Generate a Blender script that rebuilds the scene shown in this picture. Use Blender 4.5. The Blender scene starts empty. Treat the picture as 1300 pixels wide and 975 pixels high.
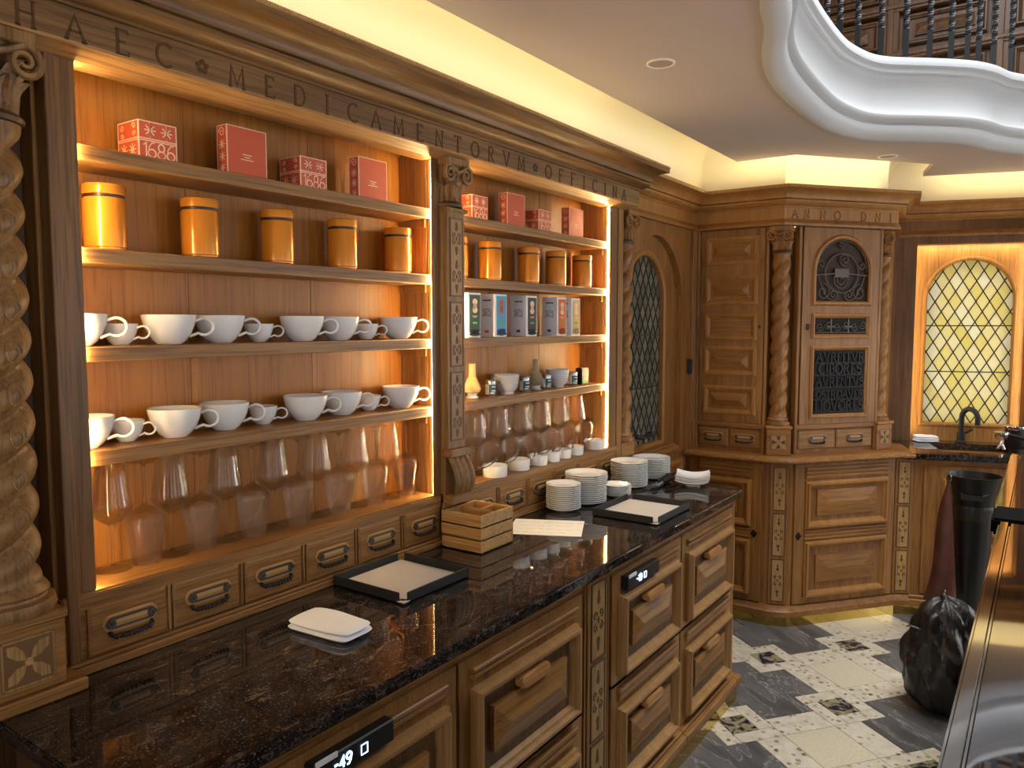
import bpy, bmesh, math, random
from math import sin, cos, pi, radians, sqrt, atan2
from mathutils import Vector, Matrix
from mathutils.geometry import tessellate_polygon

random.seed(7)
SC = bpy.context.scene
COL = SC.collection

# ------------------------------------------------------------------ camera
cam = bpy.data.cameras.new('camera'); co = bpy.data.objects.new('camera', cam); COL.objects.link(co)
cam.sensor_fit = 'HORIZONTAL'; cam.sensor_width = 36.0
cam.lens = 971.3 / 1300.0 * 36.0
cam.clip_start = 0.02
co.location = (1.561, 0.0, 1.60)
co.rotation_euler = (pi / 2 - 0.0782288, 0.0, 0.610028)
SC.camera = co

# ------------------------------------------------------------------ world, lights, exposure
SC.view_settings.view_transform = 'Standard'
SC.view_settings.look = 'None'
SC.view_settings.exposure = 0.48
SC.view_settings.gamma = 1.0
SC.view_settings.use_curve_mapping = False
W_ = bpy.data.worlds.new('world'); SC.world = W_; W_.use_nodes = True
W_.node_tree.nodes['Background'].inputs['Color'].default_value = (0.97, 0.98, 1.0, 1)
W_.node_tree.nodes['Background'].inputs['Strength'].default_value = 4.4

def area(name, loc, direction, sx, sy, power, color, up=None):
    """rectangular lamp; sx runs along `up`"""
    l = bpy.data.lights.new(name, 'AREA'); l.shape = 'RECTANGLE'; l.size = sx; l.size_y = sy
    l.energy = power; l.color = color
    o = bpy.data.objects.new(name, l); COL.objects.link(o)
    d = Vector(direction).normalized(); z = -d
    x = Vector(up if up else (0, 0, 1)); x = (x - z * x.dot(z)).normalized(); y = z.cross(x)
    m = Matrix((x, y, z)).transposed().to_4x4(); m.translation = Vector(loc)
    o.matrix_world = m
    return o
WARM = (1.0, 0.70, 0.33)
COVE = (1.0, 0.80, 0.38)
NICHE = (1.0, 0.76, 0.40)
# lamp added under the closed gallery roof as assumed daylight, straight above the opening
area('added_daylight', (1.75, 3.2, 4.60), (0, 0, -1), 2.9, 1.95, 130.0, (0.93, 0.97, 1.0), (0, 1, 0))
# cove strips lying on the back of the dropped ceiling edge
area('cove_strip', (0.235, 1.0, 2.500), (-1, 0, 0.15), 6.0, 0.03, 3.8, COVE, (0, 1, 0))
area('cornice_strip', (0.03, 0.4, 2.312), (0.45, 0, 1), 5.2, 0.02, 3.0, COVE, (0, 1, 0))
area('cornice_strip', (0.20, 4.12, 2.325), (0, -0.4, 1), 0.40, 0.02, 0.28, COVE, (1, 0, 0))
area('cornice_strip', (0.60, 4.42, 2.325), (0.32, -0.26, 1), 0.60, 0.02, 0.42, COVE, (0.629, 0.777, 0))
area('cornice_strip', (1.72, 5.42, 2.325), (0.13, -0.38, 1), 1.5, 0.02, 1.0, COVE, (0.948, 0.317, 0))
area('cove_strip', (0.33, 4.095, 2.500), (0, 1, 0.15), 0.30, 0.03, 0.24, COVE, (1, 0, 0))
area('cove_strip', (0.707, 4.407, 2.500), (-0.777, 0.629, 0.15), 0.80, 0.03, 0.6, COVE, (0.629, 0.777, 0))
area('cove_strip', (1.71, 5.345, 2.500), (-0.317, 0.948, 0.15), 1.5, 0.03, 1.1, COVE, (0.948, 0.317, 0))

# ------------------------------------------------------------------ materials
def lin(c):
    return tuple(((v / 255.0) / 12.92 if v / 255.0 <= 0.04045 else ((v / 255.0 + 0.055) / 1.055) ** 2.4) for v in c[:3]) + (1.0,)

class NT:
    def __init__(self, name):
        m = bpy.data.materials.new(name); m.use_nodes = True; self.m = m
        self.t = m.node_tree; self.n = self.t.nodes; self.b = self.n['Principled BSDF']; self.out = self.n['Material Output']
    def add(self, t, **kw):
        nd = self.n.new(t)
        for k, v in kw.items():
            if k in nd.inputs: nd.inputs[k].default_value = v
            else: setattr(nd, k, v)
        return nd
    def link(self, a, b): self.t.links.new(a, b)
    def coords(self, scale=(1, 1, 1), rot=(0, 0, 0)):
        tc = self.add('ShaderNodeTexCoord'); mp = self.add('ShaderNodeMapping')
        mp.inputs['Scale'].default_value = scale; mp.inputs['Rotation'].default_value = rot
        self.link(tc.outputs['Object'], mp.inputs['Vector']); return mp.outputs['Vector']
    def ramp(self, src, stops):
        r = self.add('ShaderNodeValToRGB'); e = r.color_ramp.elements
        e[0].position, e[0].color = stops[0]; e[1].position, e[1].color = stops[-1]
        for p, c in stops[1:-1]:
            x = e.new(p); x.color = c
        self.link(src, r.inputs['Fac']); return r.outputs['Color']
    def set(self, **kw):
        for k, v in kw.items(): self.b.inputs[k.replace('_', ' ')].default_value = v
    def bump(self, h, s, d=0.01):
        b = self.add('ShaderNodeBump'); b.inputs['Strength'].default_value = s; b.inputs['Distance'].default_value = d
        self.link(h, b.inputs['Height']); self.link(b.outputs['Normal'], self.b.inputs['Normal'])

def plain(name, rgb, rough=0.5, metal=0.0, spec=0.5, **kw):
    t = NT(name); t.set(Base_Color=lin(rgb), Roughness=rough, Metallic=metal); t.b.inputs['Specular IOR Level'].default_value = spec
    t.set(**kw); return t.m

def wood(name, light, dark, axis='z', rough=0.42, k=1.0, pore=0.8):
    t = NT(name); s = {'x': (1.4, 26, 26), 'y': (26, 1.4, 26), 'z': (26, 26, 1.4)}[axis]
    v = t.coords(tuple(q * k for q in s))
    n1 = t.add('ShaderNodeTexNoise', Scale=1.0, Detail=5.0, Roughness=0.62, Distortion=0.4); t.link(v, n1.inputs['Vector'])
    s2 = {'x': (6, 190, 190), 'y': (190, 6, 190), 'z': (190, 190, 6)}[axis]
    v2 = t.coords(s2)
    n2 = t.add('ShaderNodeTexNoise', Scale=1.0, Detail=2.0, Roughness=0.5); t.link(v2, n2.inputs['Vector'])
    v3 = t.coords((1.7, 1.7, 1.7))
    n3 = t.add('ShaderNodeTexNoise', Scale=1.0, Detail=2.0); t.link(v3, n3.inputs['Vector'])
    mid = tuple((a + b) / 2 for a, b in zip(lin(light), lin(dark)))
    c1 = t.ramp(n1.outputs['Fac'], [(0.30, lin(dark)), (0.50, mid), (0.70, lin(light))])
    pores = t.ramp(n2.outputs['Fac'], [(0.36, (0.55, 0.5, 0.45, 1)), (0.50, (1, 1, 1, 1))])
    big = t.ramp(n3.outputs['Fac'], [(0.3, (0.82, 0.80, 0.78, 1)), (0.7, (1.1, 1.1, 1.1, 1))])
    m1 = t.add('ShaderNodeMixRGB', blend_type='MULTIPLY'); m1.inputs[0].default_value = pore
    t.link(c1, m1.inputs[1]); t.link(pores, m1.inputs[2])
    m2 = t.add('ShaderNodeMixRGB', blend_type='MULTIPLY'); m2.inputs[0].default_value = 1.0
    t.link(m1.outputs[0], m2.inputs[1]); t.link(big, m2.inputs[2])
    t.link(m2.outputs[0], t.b.inputs['Base Color']); t.set(Roughness=rough)
    t.bump(n2.outputs['Fac'], 0.18, 0.002)
    return t.m

OAK_L, OAK_D = (178, 130, 70), (130, 88, 42)
M = {}
M['oak_z'] = wood('oak vertical grain', OAK_L, OAK_D, 'z')
M['oak_x'] = wood('oak long grain', OAK_L, OAK_D, 'x')
M['oak_post'] = wood('oak posts', (150, 108, 60), (114, 78, 40), 'z')
M['oak_panel'] = wood('oak panel field', (136, 104, 68), (102, 76, 48), 'z')
M['oak_back'] = wood('oak back boards', (184, 122, 42), (156, 98, 30), 'z', k=0.5, pore=0.5)
M['oak_dark'] = wood('oak cornice', (142, 104, 58), (108, 76, 40), 'y')
M['oak_mould'] = wood('oak mouldings', (182, 138, 84), (156, 114, 64), 'z', pore=0.25)
M['oak_niche'] = wood('honey oak', (190, 140, 76), (164, 114, 56), 'z')
M['oak_tower_m'] = wood('golden oak mouldings', (180, 128, 66), (154, 104, 50), 'z', pore=0.25)
M['letter_brown'] = plain('carved shade brown', (92, 67, 40), 0.7, spec=0.2)
M['inlay_mid'] = plain('inlay brown', (112, 82, 46), 0.5)
M['oak_soffit'] = wood('oak frieze lip', (196, 152, 96), (160, 118, 68), 'y')
M['led_warm'] = NT('warm LED').m
_b = M['led_warm'].node_tree.nodes['Principled BSDF']; _b.inputs['Emission Color'].default_value = WARM + (1,); _b.inputs['Emission Strength'].default_value = 105.0
M['oak_carved'] = wood('carved oak', (168, 128, 76), (116, 80, 42), 'z', k=0.7)
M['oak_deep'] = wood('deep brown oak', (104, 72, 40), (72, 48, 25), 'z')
M['oak_brown'] = wood('brown oak', (130, 92, 52), (100, 68, 36), 'z', rough=0.6)
M['oak_tower_z'] = wood('golden oak vertical', (168, 118, 60), (130, 86, 40), 'z')
M['oak_tower_x'] = wood('golden oak long', (172, 120, 60), (134, 88, 40), 'x')
M['oak_pale'] = wood('pale oak', (206, 162, 102), (182, 138, 82), 'x', rough=0.5)
M['pull_wood'] = wood('beech pull', (222, 164, 98), (192, 134, 74), 'x', rough=0.4)
M['inlay_light'] = wood('inlay maple', (190, 152, 96), (160, 122, 70), 'z')
M['inlay_dark'] = plain('inlay walnut', (84, 56, 30), 0.45)
M['gallery_wood_dim'] = wood('dimmed gallery oak', (104, 70, 38), (70, 44, 22), 'z')  # darker than the other oak: the dim light upstairs is put into the colour
M['white_china'] = plain('white porcelain', (240, 240, 238), 0.12, Coat_Weight=0.4)
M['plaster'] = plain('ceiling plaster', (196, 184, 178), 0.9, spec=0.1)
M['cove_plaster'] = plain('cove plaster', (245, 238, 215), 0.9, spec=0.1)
M['stucco'] = plain('white stucco moulding', (198, 199, 200), 0.85, spec=0.15)
M['brass'] = plain('polished brass kick', (206, 176, 96), 0.10, 1.0)
M['iron'] = plain('black iron', (40, 38, 40), 0.42, 0.6)
M['iron_soft'] = plain('grey forged iron', (92, 86, 78), 0.45, 0.7)
M['chrome'] = plain('chrome', (225, 225, 228), 0.08, 1.0)
M['steel'] = plain('cutlery steel', (200, 200, 205), 0.15, 1.0)
M['black_plastic'] = plain('black plastic', (16, 16, 18), 0.35)
M['black_matte'] = plain('black matte metal', (26, 27, 30), 0.55)
M['tray_paper'] = plain('grey tray mat', (190, 184, 178), 0.8)
M['tin_orange'] = plain('orange lacquered tin', (236, 150, 44), 0.24, 0.25, Coat_Weight=0.5)
M['tin_band'] = plain('dark tin band', (58, 34, 18), 0.4)
M['box_red'] = plain('coral red card', (204, 88, 54), 0.5)
M['box_print'] = plain('cream print', (244, 212, 176), 0.5)
M['paper'] = plain('white paper', (244, 240, 228), 0.7)
M['ink'] = plain('faint pencil', (206, 200, 186), 0.8)
M['ink_dark'] = plain('dark ink', (70, 72, 84), 0.7)
def m_text():
    t = NT('small grey print'); v = t.coords((60, 60, 260)); n = t.add('ShaderNodeTexNoise', Scale=1.0, Detail=1.0); t.link(v, n.inputs['Vector'])
    c = t.ramp(n.outputs['Fac'], [(0.46, lin((160, 162, 172))), (0.54, lin((226, 226, 232)))]); t.link(c, t.b.inputs['Base Color']); t.set(Roughness=0.6); return t.m
M['text_grey'] = m_text()
M['card_white'] = plain('white carton', (236, 236, 240), 0.45)
M['led_blue'] = NT('blue display').m
_b = M['led_blue'].node_tree.nodes['Principled BSDF']
_b.inputs['Base Color'].default_value = (0.02, 0.05, 0.2, 1); _b.inputs['Emission Color'].default_value = (0.35, 0.6, 1.0, 1); _b.inputs['Emission Strength'].default_value = 5.0
M['bamboo'] = plain('bamboo', (232, 204, 140), 0.5)
M['bamboo_grey'] = plain('weathered bamboo', (168, 156, 124), 0.55)
M['glaze'] = plain('pale glaze', (206, 208, 214), 0.2)
M['tin_silver'] = plain('silver tin', (190, 196, 200), 0.25, 0.9)
M['tin_green'] = plain('green tin label', (44, 92, 86), 0.5)
M['leaf_green'] = plain('bright green print', (90, 190, 80), 0.5)
M['apron'] = None
M['enamel_iron'] = plain('painted twisted iron', (36, 36, 38), 0.45, 0.3)

def m_cloth():
    t = NT('white towel'); v = t.coords((220, 220, 220)); n = t.add('ShaderNodeTexNoise', Scale=1.0, Detail=2.0); t.link(v, n.inputs['Vector'])
    t.set(Base_Color=lin((238, 240, 246)), Roughness=0.9); t.bump(n.outputs['Fac'], 0.25, 0.002); return t.m
M['towel'] = m_cloth()
def m_leather():
    t = NT('red brown leather'); v = t.coords((9, 9, 9)); n = t.add('ShaderNodeTexNoise', Scale=1.0, Detail=6.0); t.link(v, n.inputs['Vector'])
    c = t.ramp(n.outputs['Fac'], [(0.35, lin((70, 36, 24))), (0.65, lin((96, 50, 34)))]); t.link(c, t.b.inputs['Base Color']); t.set(Roughness=0.55)
    t.bump(n.outputs['Fac'], 0.3, 0.004); return t.m
M['apron'] = m_leather()
def m_granite():
    t = NT('black brown granite')
    v = t.coords((1, 0.45, 1)); n = t.add('ShaderNodeTexNoise', Scale=46.0, Detail=7.0, Roughness=0.75, Distortion=0.8); t.link(v, n.inputs['Vector'])
    v2 = t.coords((1, 1, 1)); n2 = t.add('ShaderNodeTexNoise', Scale=190.0, Detail=3.0, Roughness=0.7); t.link(v2, n2.inputs['Vector'])
    c1 = t.ramp(n.outputs['Fac'], [(0.42, lin((14, 13, 14))), (0.54, lin((42, 35, 31))), (0.64, lin((92, 76, 64)))])
    c2 = t.ramp(n2.outputs['Fac'], [(0.56, (0, 0, 0, 1)), (0.70, lin((112, 108, 112)))])
    mx = t.add('ShaderNodeMixRGB', blend_type='ADD'); mx.inputs[0].default_value = 0.8; t.link(c1, mx.inputs[1]); t.link(c2, mx.inputs[2])
    t.link(mx.outputs[0], t.b.inputs['Base Color']); t.set(Roughness=0.035); t.b.inputs['Specular IOR Level'].default_value = 0.75
    return t.m
M['granite'] = m_granite()
def m_glass(name):
    t = NT(name); t.n.remove(t.b)
    tr = t.add('ShaderNodeBsdfTransparent'); tr.inputs['Color'].default_value = (0.98, 0.98, 0.975, 1)
    gb = t.add('ShaderNodeBsdfGlass', Roughness=0.0, IOR=1.5); gb.inputs['Color'].default_value = (0.99, 0.99, 0.985, 1)
    mx = t.add('ShaderNodeMixShader'); mx.inputs[0].default_value = 0.32; t.link(tr.outputs[0], mx.inputs[1]); t.link(gb.outputs[0], mx.inputs[2])
    t.link(mx.outputs[0], t.out.inputs['Surface']); return t.m
M['glass'] = m_glass('clear drinking glass')
def m_pane(name, c1, c2, trans, rough=0.12, sub=0.0):
    t = NT(name); oi = t.add('ShaderNodeObjectInfo')
    c = t.ramp(oi.outputs['Random'], [(0.0, lin(c1)), (1.0, lin(c2))]); t.link(c, t.b.inputs['Base Color'])
    v = t.coords((1, 1, 1)); n = t.add('ShaderNodeTexNoise', Scale=14.0, Detail=2.0); t.link(v, n.inputs['Vector']); t.bump(n.outputs['Fac'], 0.25, 0.01)
    t.set(Roughness=rough); t.b.inputs['Transmission Weight'].default_value = trans
    return t.m
def m_milky():
    t = NT('yellow milky pane'); oi = t.add('ShaderNodeObjectInfo'); c = t.ramp(oi.outputs['Random'], [(0.0, lin((226, 218, 158))), (0.5, lin((230, 224, 186))), (1.0, lin((234, 232, 218)))])
    t.link(c, t.b.inputs['Base Color']); t.set(Roughness=0.3)
    tl = t.add('ShaderNodeBsdfTranslucent'); t.link(c, tl.inputs['Color']); mx = t.add('ShaderNodeMixShader'); mx.inputs[0].default_value = 0.6
    t.link(t.b.outputs[0], mx.inputs[1]); t.link(tl.outputs[0], mx.inputs[2]); t.link(mx.outputs[0], t.out.inputs['Surface']); return t.m
M['pane_yellow'] = m_milky()
M['pane_grey'] = m_pane('grey antique pane', (92, 92, 82), (124, 122, 106), 0.0, 0.18)
M['lead'] = plain('lead came', (46, 42, 38), 0.5, 0.5)
def m_tile_cream():
    t = NT('cream limestone'); v = t.coords((90, 90, 90)); n = t.add('ShaderNodeTexNoise', Scale=1.0, Detail=3.0); t.link(v, n.inputs['Vector'])
    c = t.ramp(n.outputs['Fac'], [(0.3, lin((206, 194, 166))), (0.7, lin((222, 210, 182)))]); t.link(c, t.b.inputs['Base Color']); t.set(Roughness=0.32); return t.m
M['tile_cream'] = m_tile_cream()
def m_tile_pebble():
    t = NT('pebbled terrazzo'); tc = t.add('ShaderNodeTexCoord'); gm = t.add('ShaderNodeNewGeometry')
    vo = t.add('ShaderNodeTexVoronoi', Scale=34.0); vo.inputs['Randomness'].default_value = 1.0
    nz = t.add('ShaderNodeTexNoise', Scale=20.0, Detail=3.0); t.link(gm.outputs['Position'], nz.inputs['Vector'])
    mx0 = t.add('ShaderNodeMixRGB', blend_type='ADD'); mx0.inputs[0].default_value = 0.03; t.link(gm.outputs['Position'], mx0.inputs[1]); t.link(nz.outputs['Color'], mx0.inputs[2])
    t.link(mx0.outputs[0], vo.inputs['Vector'])
    stones = t.ramp(vo.outputs['Distance'], [(0.26, (1, 1, 1, 1)), (0.38, (0, 0, 0, 1))])
    sep = t.add('ShaderNodeSeparateColor'); t.link(vo.outputs['Color'], sep.inputs[0])
    sel = t.ramp(sep.outputs[0], [(0.34, (0, 0, 0, 1)), (0.40, (1, 1, 1, 1))])
    scol = t.ramp(sep.outputs[1], [(0.0, lin((150, 132, 108))), (0.6, lin((178, 160, 134))), (1.0, lin((92, 78, 66)))])
    mu = t.add('ShaderNodeMixRGB', blend_type='MULTIPLY'); mu.inputs[0].default_value = 1.0; t.link(stones, mu.inputs[1]); t.link(sel, mu.inputs[2])
    base = t.ramp(nz.outputs['Fac'], [(0.35, lin((206, 194, 170))), (0.65, lin((224, 214, 192)))])
    mx = t.add('ShaderNodeMixRGB'); t.link(mu.outputs[0], mx.inputs[0]); t.link(base, mx.inputs[1]); t.link(scol, mx.inputs[2])
    t.link(mx.outputs[0], t.b.inputs['Base Color']); t.set(Roughness=0.3); return t.m
M['tile_pebble'] = m_tile_pebble()
def m_tile_dark():
    t = NT('dark veined marble'); v = t.coords((3.2, 0.8, 1), (0, 0, 0.5))
    oi = t.add('ShaderNodeObjectInfo'); ad = t.add('ShaderNodeVectorMath', operation='ADD'); t.link(v, ad.inputs[0])
    cm = t.add('ShaderNodeCombineXYZ'); ml = t.add('ShaderNodeMath', operation='MULTIPLY'); ml.inputs[1].default_value = 40.0; t.link(oi.outputs['Random'], ml.inputs[0]); t.link(ml.outputs[0], cm.inputs[0]); t.link(cm.outputs[0], ad.inputs[1])
    n = t.add('ShaderNodeTexNoise', Scale=3.0, Detail=6.0, Roughness=0.55, Distortion=0.8); t.link(ad.outputs[0], n.inputs['Vector'])
    c = t.ramp(n.outputs['Fac'], [(0.38, lin((82, 80, 78))), (0.490, lin((98, 96, 94))), (0.50, lin((166, 162, 156))), (0.51, lin((98, 96, 94))), (0.65, lin((116, 113, 110)))])
    t.link(c, t.b.inputs['Base Color']); t.set(Roughness=0.28); return t.m
M['tile_dark'] = m_tile_dark()
def m_tile_inset():
    t = NT('purple and olive stone'); v = t.add('ShaderNodeNewGeometry').outputs['Position']
    n = t.add('ShaderNodeTexNoise', Scale=17.0, Detail=4.0, Distortion=1.5); t.link(v, n.inputs['Vector'])
    c = t.ramp(n.outputs['Fac'], [(0.40, lin((52, 36, 72))), (0.46, lin((34, 30, 36))), (0.52, lin((130, 124, 92))), (0.62, lin((160, 152, 118)))])
    t.link(c, t.b.inputs['Base Color']); t.set(Roughness=0.25); return t.m
M['tile_inset'] = m_tile_inset()
M['grout'] = plain('grout', (120, 110, 96), 0.9)
def m_bag():
    t = NT('black bin liner'); v = t.coords((16, 16, 7)); n = t.add('ShaderNodeTexNoise', Scale=1.0, Detail=4.0, Distortion=1.0); t.link(v, n.inputs['Vector'])
    t.set(Base_Color=lin((38, 32, 28)), Roughness=0.36); t.bump(n.outputs['Fac'], 0.35, 0.03); return t.m
M['bag'] = m_bag()
M['bar_steel'] = plain('polished dark steel', (150, 148, 150), 0.03, 1.0)
M['bar_rim'] = plain('polished rim', (172, 168, 164), 0.06, 1.0)
M['bar_body'] = plain('dark bar body', (50, 44, 40), 0.5)
M['grey_wall'] = plain('shop wall', (150, 128, 104), 0.9)
M['speaker'] = plain('ceiling speaker', (168, 152, 138), 0.8)
M['fitting_rim'] = plain('white fitting rim', (240, 236, 230), 0.5)
M['black_dull'] = plain('dull black rubber', (10, 10, 11), 0.85, spec=0.08)
M['grille_back_shade'] = plain('shaded brown board', (58, 38, 24), 0.7)  # board darkened: shade behind the arched grille is put into its colour
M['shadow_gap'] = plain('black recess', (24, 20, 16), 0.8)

# ------------------------------------------------------------------ mesh building
class MB:
    def __init__(s, base=(0, 0, 0)):
        s.v = []; s.f = []; s.b = Vector(base); s.mx = None
    def P(s, p):
        p = Vector(p)
        if s.mx: p = s.mx @ p
        s.v.append(p - s.b); return len(s.v) - 1
    def F(s, *i): s.f.append(tuple(i))
    def box(s, x0, x1, y0, y1, z0, z1):
        a = [s.P((x, y, z)) for z in (z0, z1) for y in (y0, y1) for x in (x0, x1)]
        for q in ((0, 2, 3, 1), (4, 5, 7, 6), (0, 1, 5, 4), (2, 6, 7, 3), (0, 4, 6, 2), (1, 3, 7, 5)): s.F(*[a[i] for i in q])
        return s
    def prism(s, poly, z0, z1):
        """counter-clockwise polygon in x,y extruded in z"""
        n = len(poly); a = [s.P((x, y, z0)) for x, y in poly]; b = [s.P((x, y, z1)) for x, y in poly]
        for i in range(n): s.F(a[i], a[(i + 1) % n], b[(i + 1) % n], b[i])
        s.F(*b); s.F(*reversed(a)); return s
    def fprism(s, poly, y0, y1):
        """polygon in x,z (counter-clockwise seen from the front) from depth y1 to front y0"""
        n = len(poly); a = [s.P((x, y0, z)) for x, z in poly]; b = [s.P((x, y1, z)) for x, z in poly]
        for i in range(n): s.F(a[(i + 1) % n], a[i], b[i], b[(i + 1) % n])
        s.F(*a); s.F(*reversed(b)); return s
    def rings(s, rs, cap=True):
        """rs: list of (x0,x1,z0,z1,y) rectangles joined in order; front is -y"""
        prev = None
        for x0, x1, z0, z1, y in rs:
            c = [s.P((x0, y, z0)), s.P((x1, y, z0)), s.P((x1, y, z1)), s.P((x0, y, z1))]
            if prev:
                for i in range(4): s.F(prev[i], prev[(i + 1) % 4], c[(i + 1) % 4], c[i])
            prev = c
        if cap: s.F(*prev)
        return s
    def lathe(s, prof, seg=24, c=(0, 0, 0), cap0=False, cap1=False, a0=0.0, a1=2 * pi):
        full = abs(a1 - a0 - 2 * pi) < 1e-6; n = seg if full else seg + 1; rows = []
        for r, z in prof:
            if r < 1e-6: rows.append([s.P((c[0], c[1], c[2] + z))] * n)
            else: rows.append([s.P((c[0] + r * cos(a0 + (a1 - a0) * i / seg), c[1] + r * sin(a0 + (a1 - a0) * i / seg), c[2] + z)) for i in range(n)])
        for p, q in zip(rows, rows[1:]):
            for i in range(seg):
                j = (i + 1) % n; ids = []
                for k in (p[i], p[j], q[j], q[i]):
                    if k not in ids: ids.append(k)
                if len(ids) > 2: s.F(*ids)
        if cap0: s.F(*reversed(rows[0][:seg]))
        if cap1: s.F(*rows[-1][:seg])
        return s
    def tube(s, pts, r, seg=8, closed=False, caps=True, flat=1.0):
        pts = [Vector(p) for p in pts]; n = len(pts); rows = []; nrm = None
        for i, p in enumerate(pts):
            a = pts[(i - 1) % n] if closed or i > 0 else p; b = pts[(i + 1) % n] if closed or i < n - 1 else p
            t = (b - a)
            if t.length < 1e-9: t = Vector((0, 0, 1))
            t.normalize()
            if nrm is None:
                nrm = Vector((0, 0, 1)) if abs(t.z) < 0.9 else Vector((1, 0, 0))
            nrm = (nrm - t * nrm.dot(t))
            if nrm.length < 1e-6: nrm = t.orthogonal()
            nrm.normalize(); bi = t.cross(nrm)
            rr = r[i] if isinstance(r, (list, tuple)) else r
            rows.append([s.P(p + nrm * (rr * flat * cos(2 * pi * k / seg)) + bi * (rr * sin(2 * pi * k / seg))) for k in range(seg)])
        m = n if closed else n - 1
        for i in range(m):
            p, q = rows[i], rows[(i + 1) % n]
            for k in range(seg): s.F(p[k], p[(k + 1) % seg], q[(k + 1) % seg], q[k])
        if caps and not closed: s.F(*reversed(rows[0])); s.F(*rows[-1])
        return s
    def sweep(s, path, prof, closed=False, caps=True):
        """profile (out,z) along a path in x,y; out is to the right of travel, corners mitred"""
        n = len(path); path = [Vector(p) for p in path]; rows = []
        for i, p in enumerate(path):
            d0 = (p - path[i - 1]).normalized() if closed or i > 0 else None
            d1 = (path[(i + 1) % n] - p).normalized() if closed or i < n - 1 else None
            if d0 is None: d0 = d1
            if d1 is None: d1 = d0
            n0 = Vector((d0.y, -d0.x)); n1 = Vector((d1.y, -d1.x)); b = n0 + n1
            b = b / max(0.2, 1 + n0.dot(n1))
            rows.append([s.P((p.x + b.x * o, p.y + b.y * o, z)) for o, z in prof])
        m = n if closed else n - 1; k = len(prof)
        for i in range(m):
            a, c = rows[i], rows[(i + 1) % n]
            for j in range(k - 1): s.F(a[j], c[j], c[j + 1], a[j + 1])
        if caps and not closed: s.F(*rows[0]); s.F(*reversed(rows[-1]))
        return s
    def mesh(s, name, smooth=None, bev=0.0, seg=1, weld=False, recalc=True):
        me = bpy.data.meshes.new(name); bm = bmesh.new()
        vs = [bm.verts.new(p) for p in s.v]
        for f in s.f:
            try: bm.faces.new([vs[i] for i in f])
            except ValueError: pass
        if weld: bmesh.ops.remove_doubles(bm, verts=bm.verts, dist=1e-5)
        if recalc: bmesh.ops.recalc_face_normals(bm, faces=bm.faces)
        if bev > 0:
            es = [e for e in bm.edges if len(e.link_faces) == 2 and e.calc_face_angle(0) > 0.5]
            bmesh.ops.bevel(bm, geom=es, offset=bev, segments=seg, affect='EDGES', clamp_overlap=True)
        bm.to_mesh(me); bm.free()
        if smooth is not None:
            for p in me.polygons: p.use_smooth = True
            me.set_sharp_from_angle(angle=radians(smooth))
        return me

BASE = {}
def link(name, data, mat, parent=None, loc=None, rot=None):
    o = bpy.data.objects.new(name, data); COL.objects.link(o)
    if mat is not None and data is not None and not data.materials: data.materials.append(M[mat] if isinstance(mat, str) else mat)
    if parent is not None: o.parent = parent; BASE[o.name] = BASE.get(parent.name, (0, 0, 0))
    if loc is not None: o.location = loc
    if rot is not None: o.rotation_euler = rot
    return o
class Fr:
    def __init__(s, x, y, deg): s.x, s.y, s.a = x, y, radians(deg)
    def w(s, u, v, z=0): return (s.x + u * cos(s.a) - v * sin(s.a), s.y + u * sin(s.a) + v * cos(s.a), z)
WALL = Fr(0, 0, 90)            # u = world y, v = -world x (front is -v)
WORLD = Fr(0, 0, 0)
def tag(o, label, cat, group=None):
    o['label'] = label; o['category'] = cat
    if group: o['group'] = group
    return o
def thing(name, label, cat, fr=WORLD, base=(0, 0, 0), group=None):
    o = bpy.data.objects.new(name, None); COL.objects.link(o); o.empty_display_size = 0.05
    o.location = fr.w(*base); o.rotation_euler = (0, 0, fr.a); BASE[o.name] = base
    tag(o, label, cat, group); return o
def structure(name, label=None, fr=WORLD, base=(0, 0, 0), data=None, mat=None):
    o = bpy.data.objects.new(name, data); COL.objects.link(o); o.location = fr.w(*base); o.rotation_euler = (0, 0, fr.a); BASE[o.name] = base
    if data is not None and mat: data.materials.append(M[mat])
    o['kind'] = 'structure'
    if label: o['label'] = label; o['category'] = name.split('_')[0]
    return o
def part(par, name, mat, fn, smooth=None, bev=0.0, seg=1, label=None, kind=None, **kw):
    mb = MB(BASE[par.name]); fn(mb); o = link(name, mb.mesh(name, smooth, bev, seg, **kw), mat, par)
    if label: o['label'] = label
    if kind: o['kind'] = kind
    return o
def place(spec, name, label, cat, loc, rz=0.0, group=None, tilt=(0, 0)):
    """spec: mesh (single-mesh thing) or list of (part name, mesh, [subparts])"""
    if not isinstance(spec, list):
        o = bpy.data.objects.new(name, spec); COL.objects.link(o); o.location = loc; o.rotation_euler = (tilt[0], tilt[1], rz); return tag(o, label, cat, group)
    o = bpy.data.objects.new(name, None); COL.objects.link(o); o.empty_display_size = 0.03
    o.location = loc; o.rotation_euler = (tilt[0], tilt[1], rz); tag(o, label, cat, group)
    def rec(sp, par):
        for nm, me, sub in sp:
            c = bpy.data.objects.new(nm, me); COL.objects.link(c); c.parent = par; rec(sub, c)
    rec(spec, o); return o
def mk(fn, name, mat, smooth=None, bev=0.0, seg=1, **kw):
    mb = MB(); fn(mb); me = mb.mesh(name, smooth, bev, seg, **kw); me.materials.append(M[mat]); return me
ORD = ['first', 'second', 'third', 'fourth', 'fifth', 'sixth', 'seventh', 'eighth', 'ninth', 'tenth', 'eleventh', 'twelfth', 'thirteenth', 'fourteenth', 'fifteenth', 'sixteenth', 'seventeenth', 'eighteenth']

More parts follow.
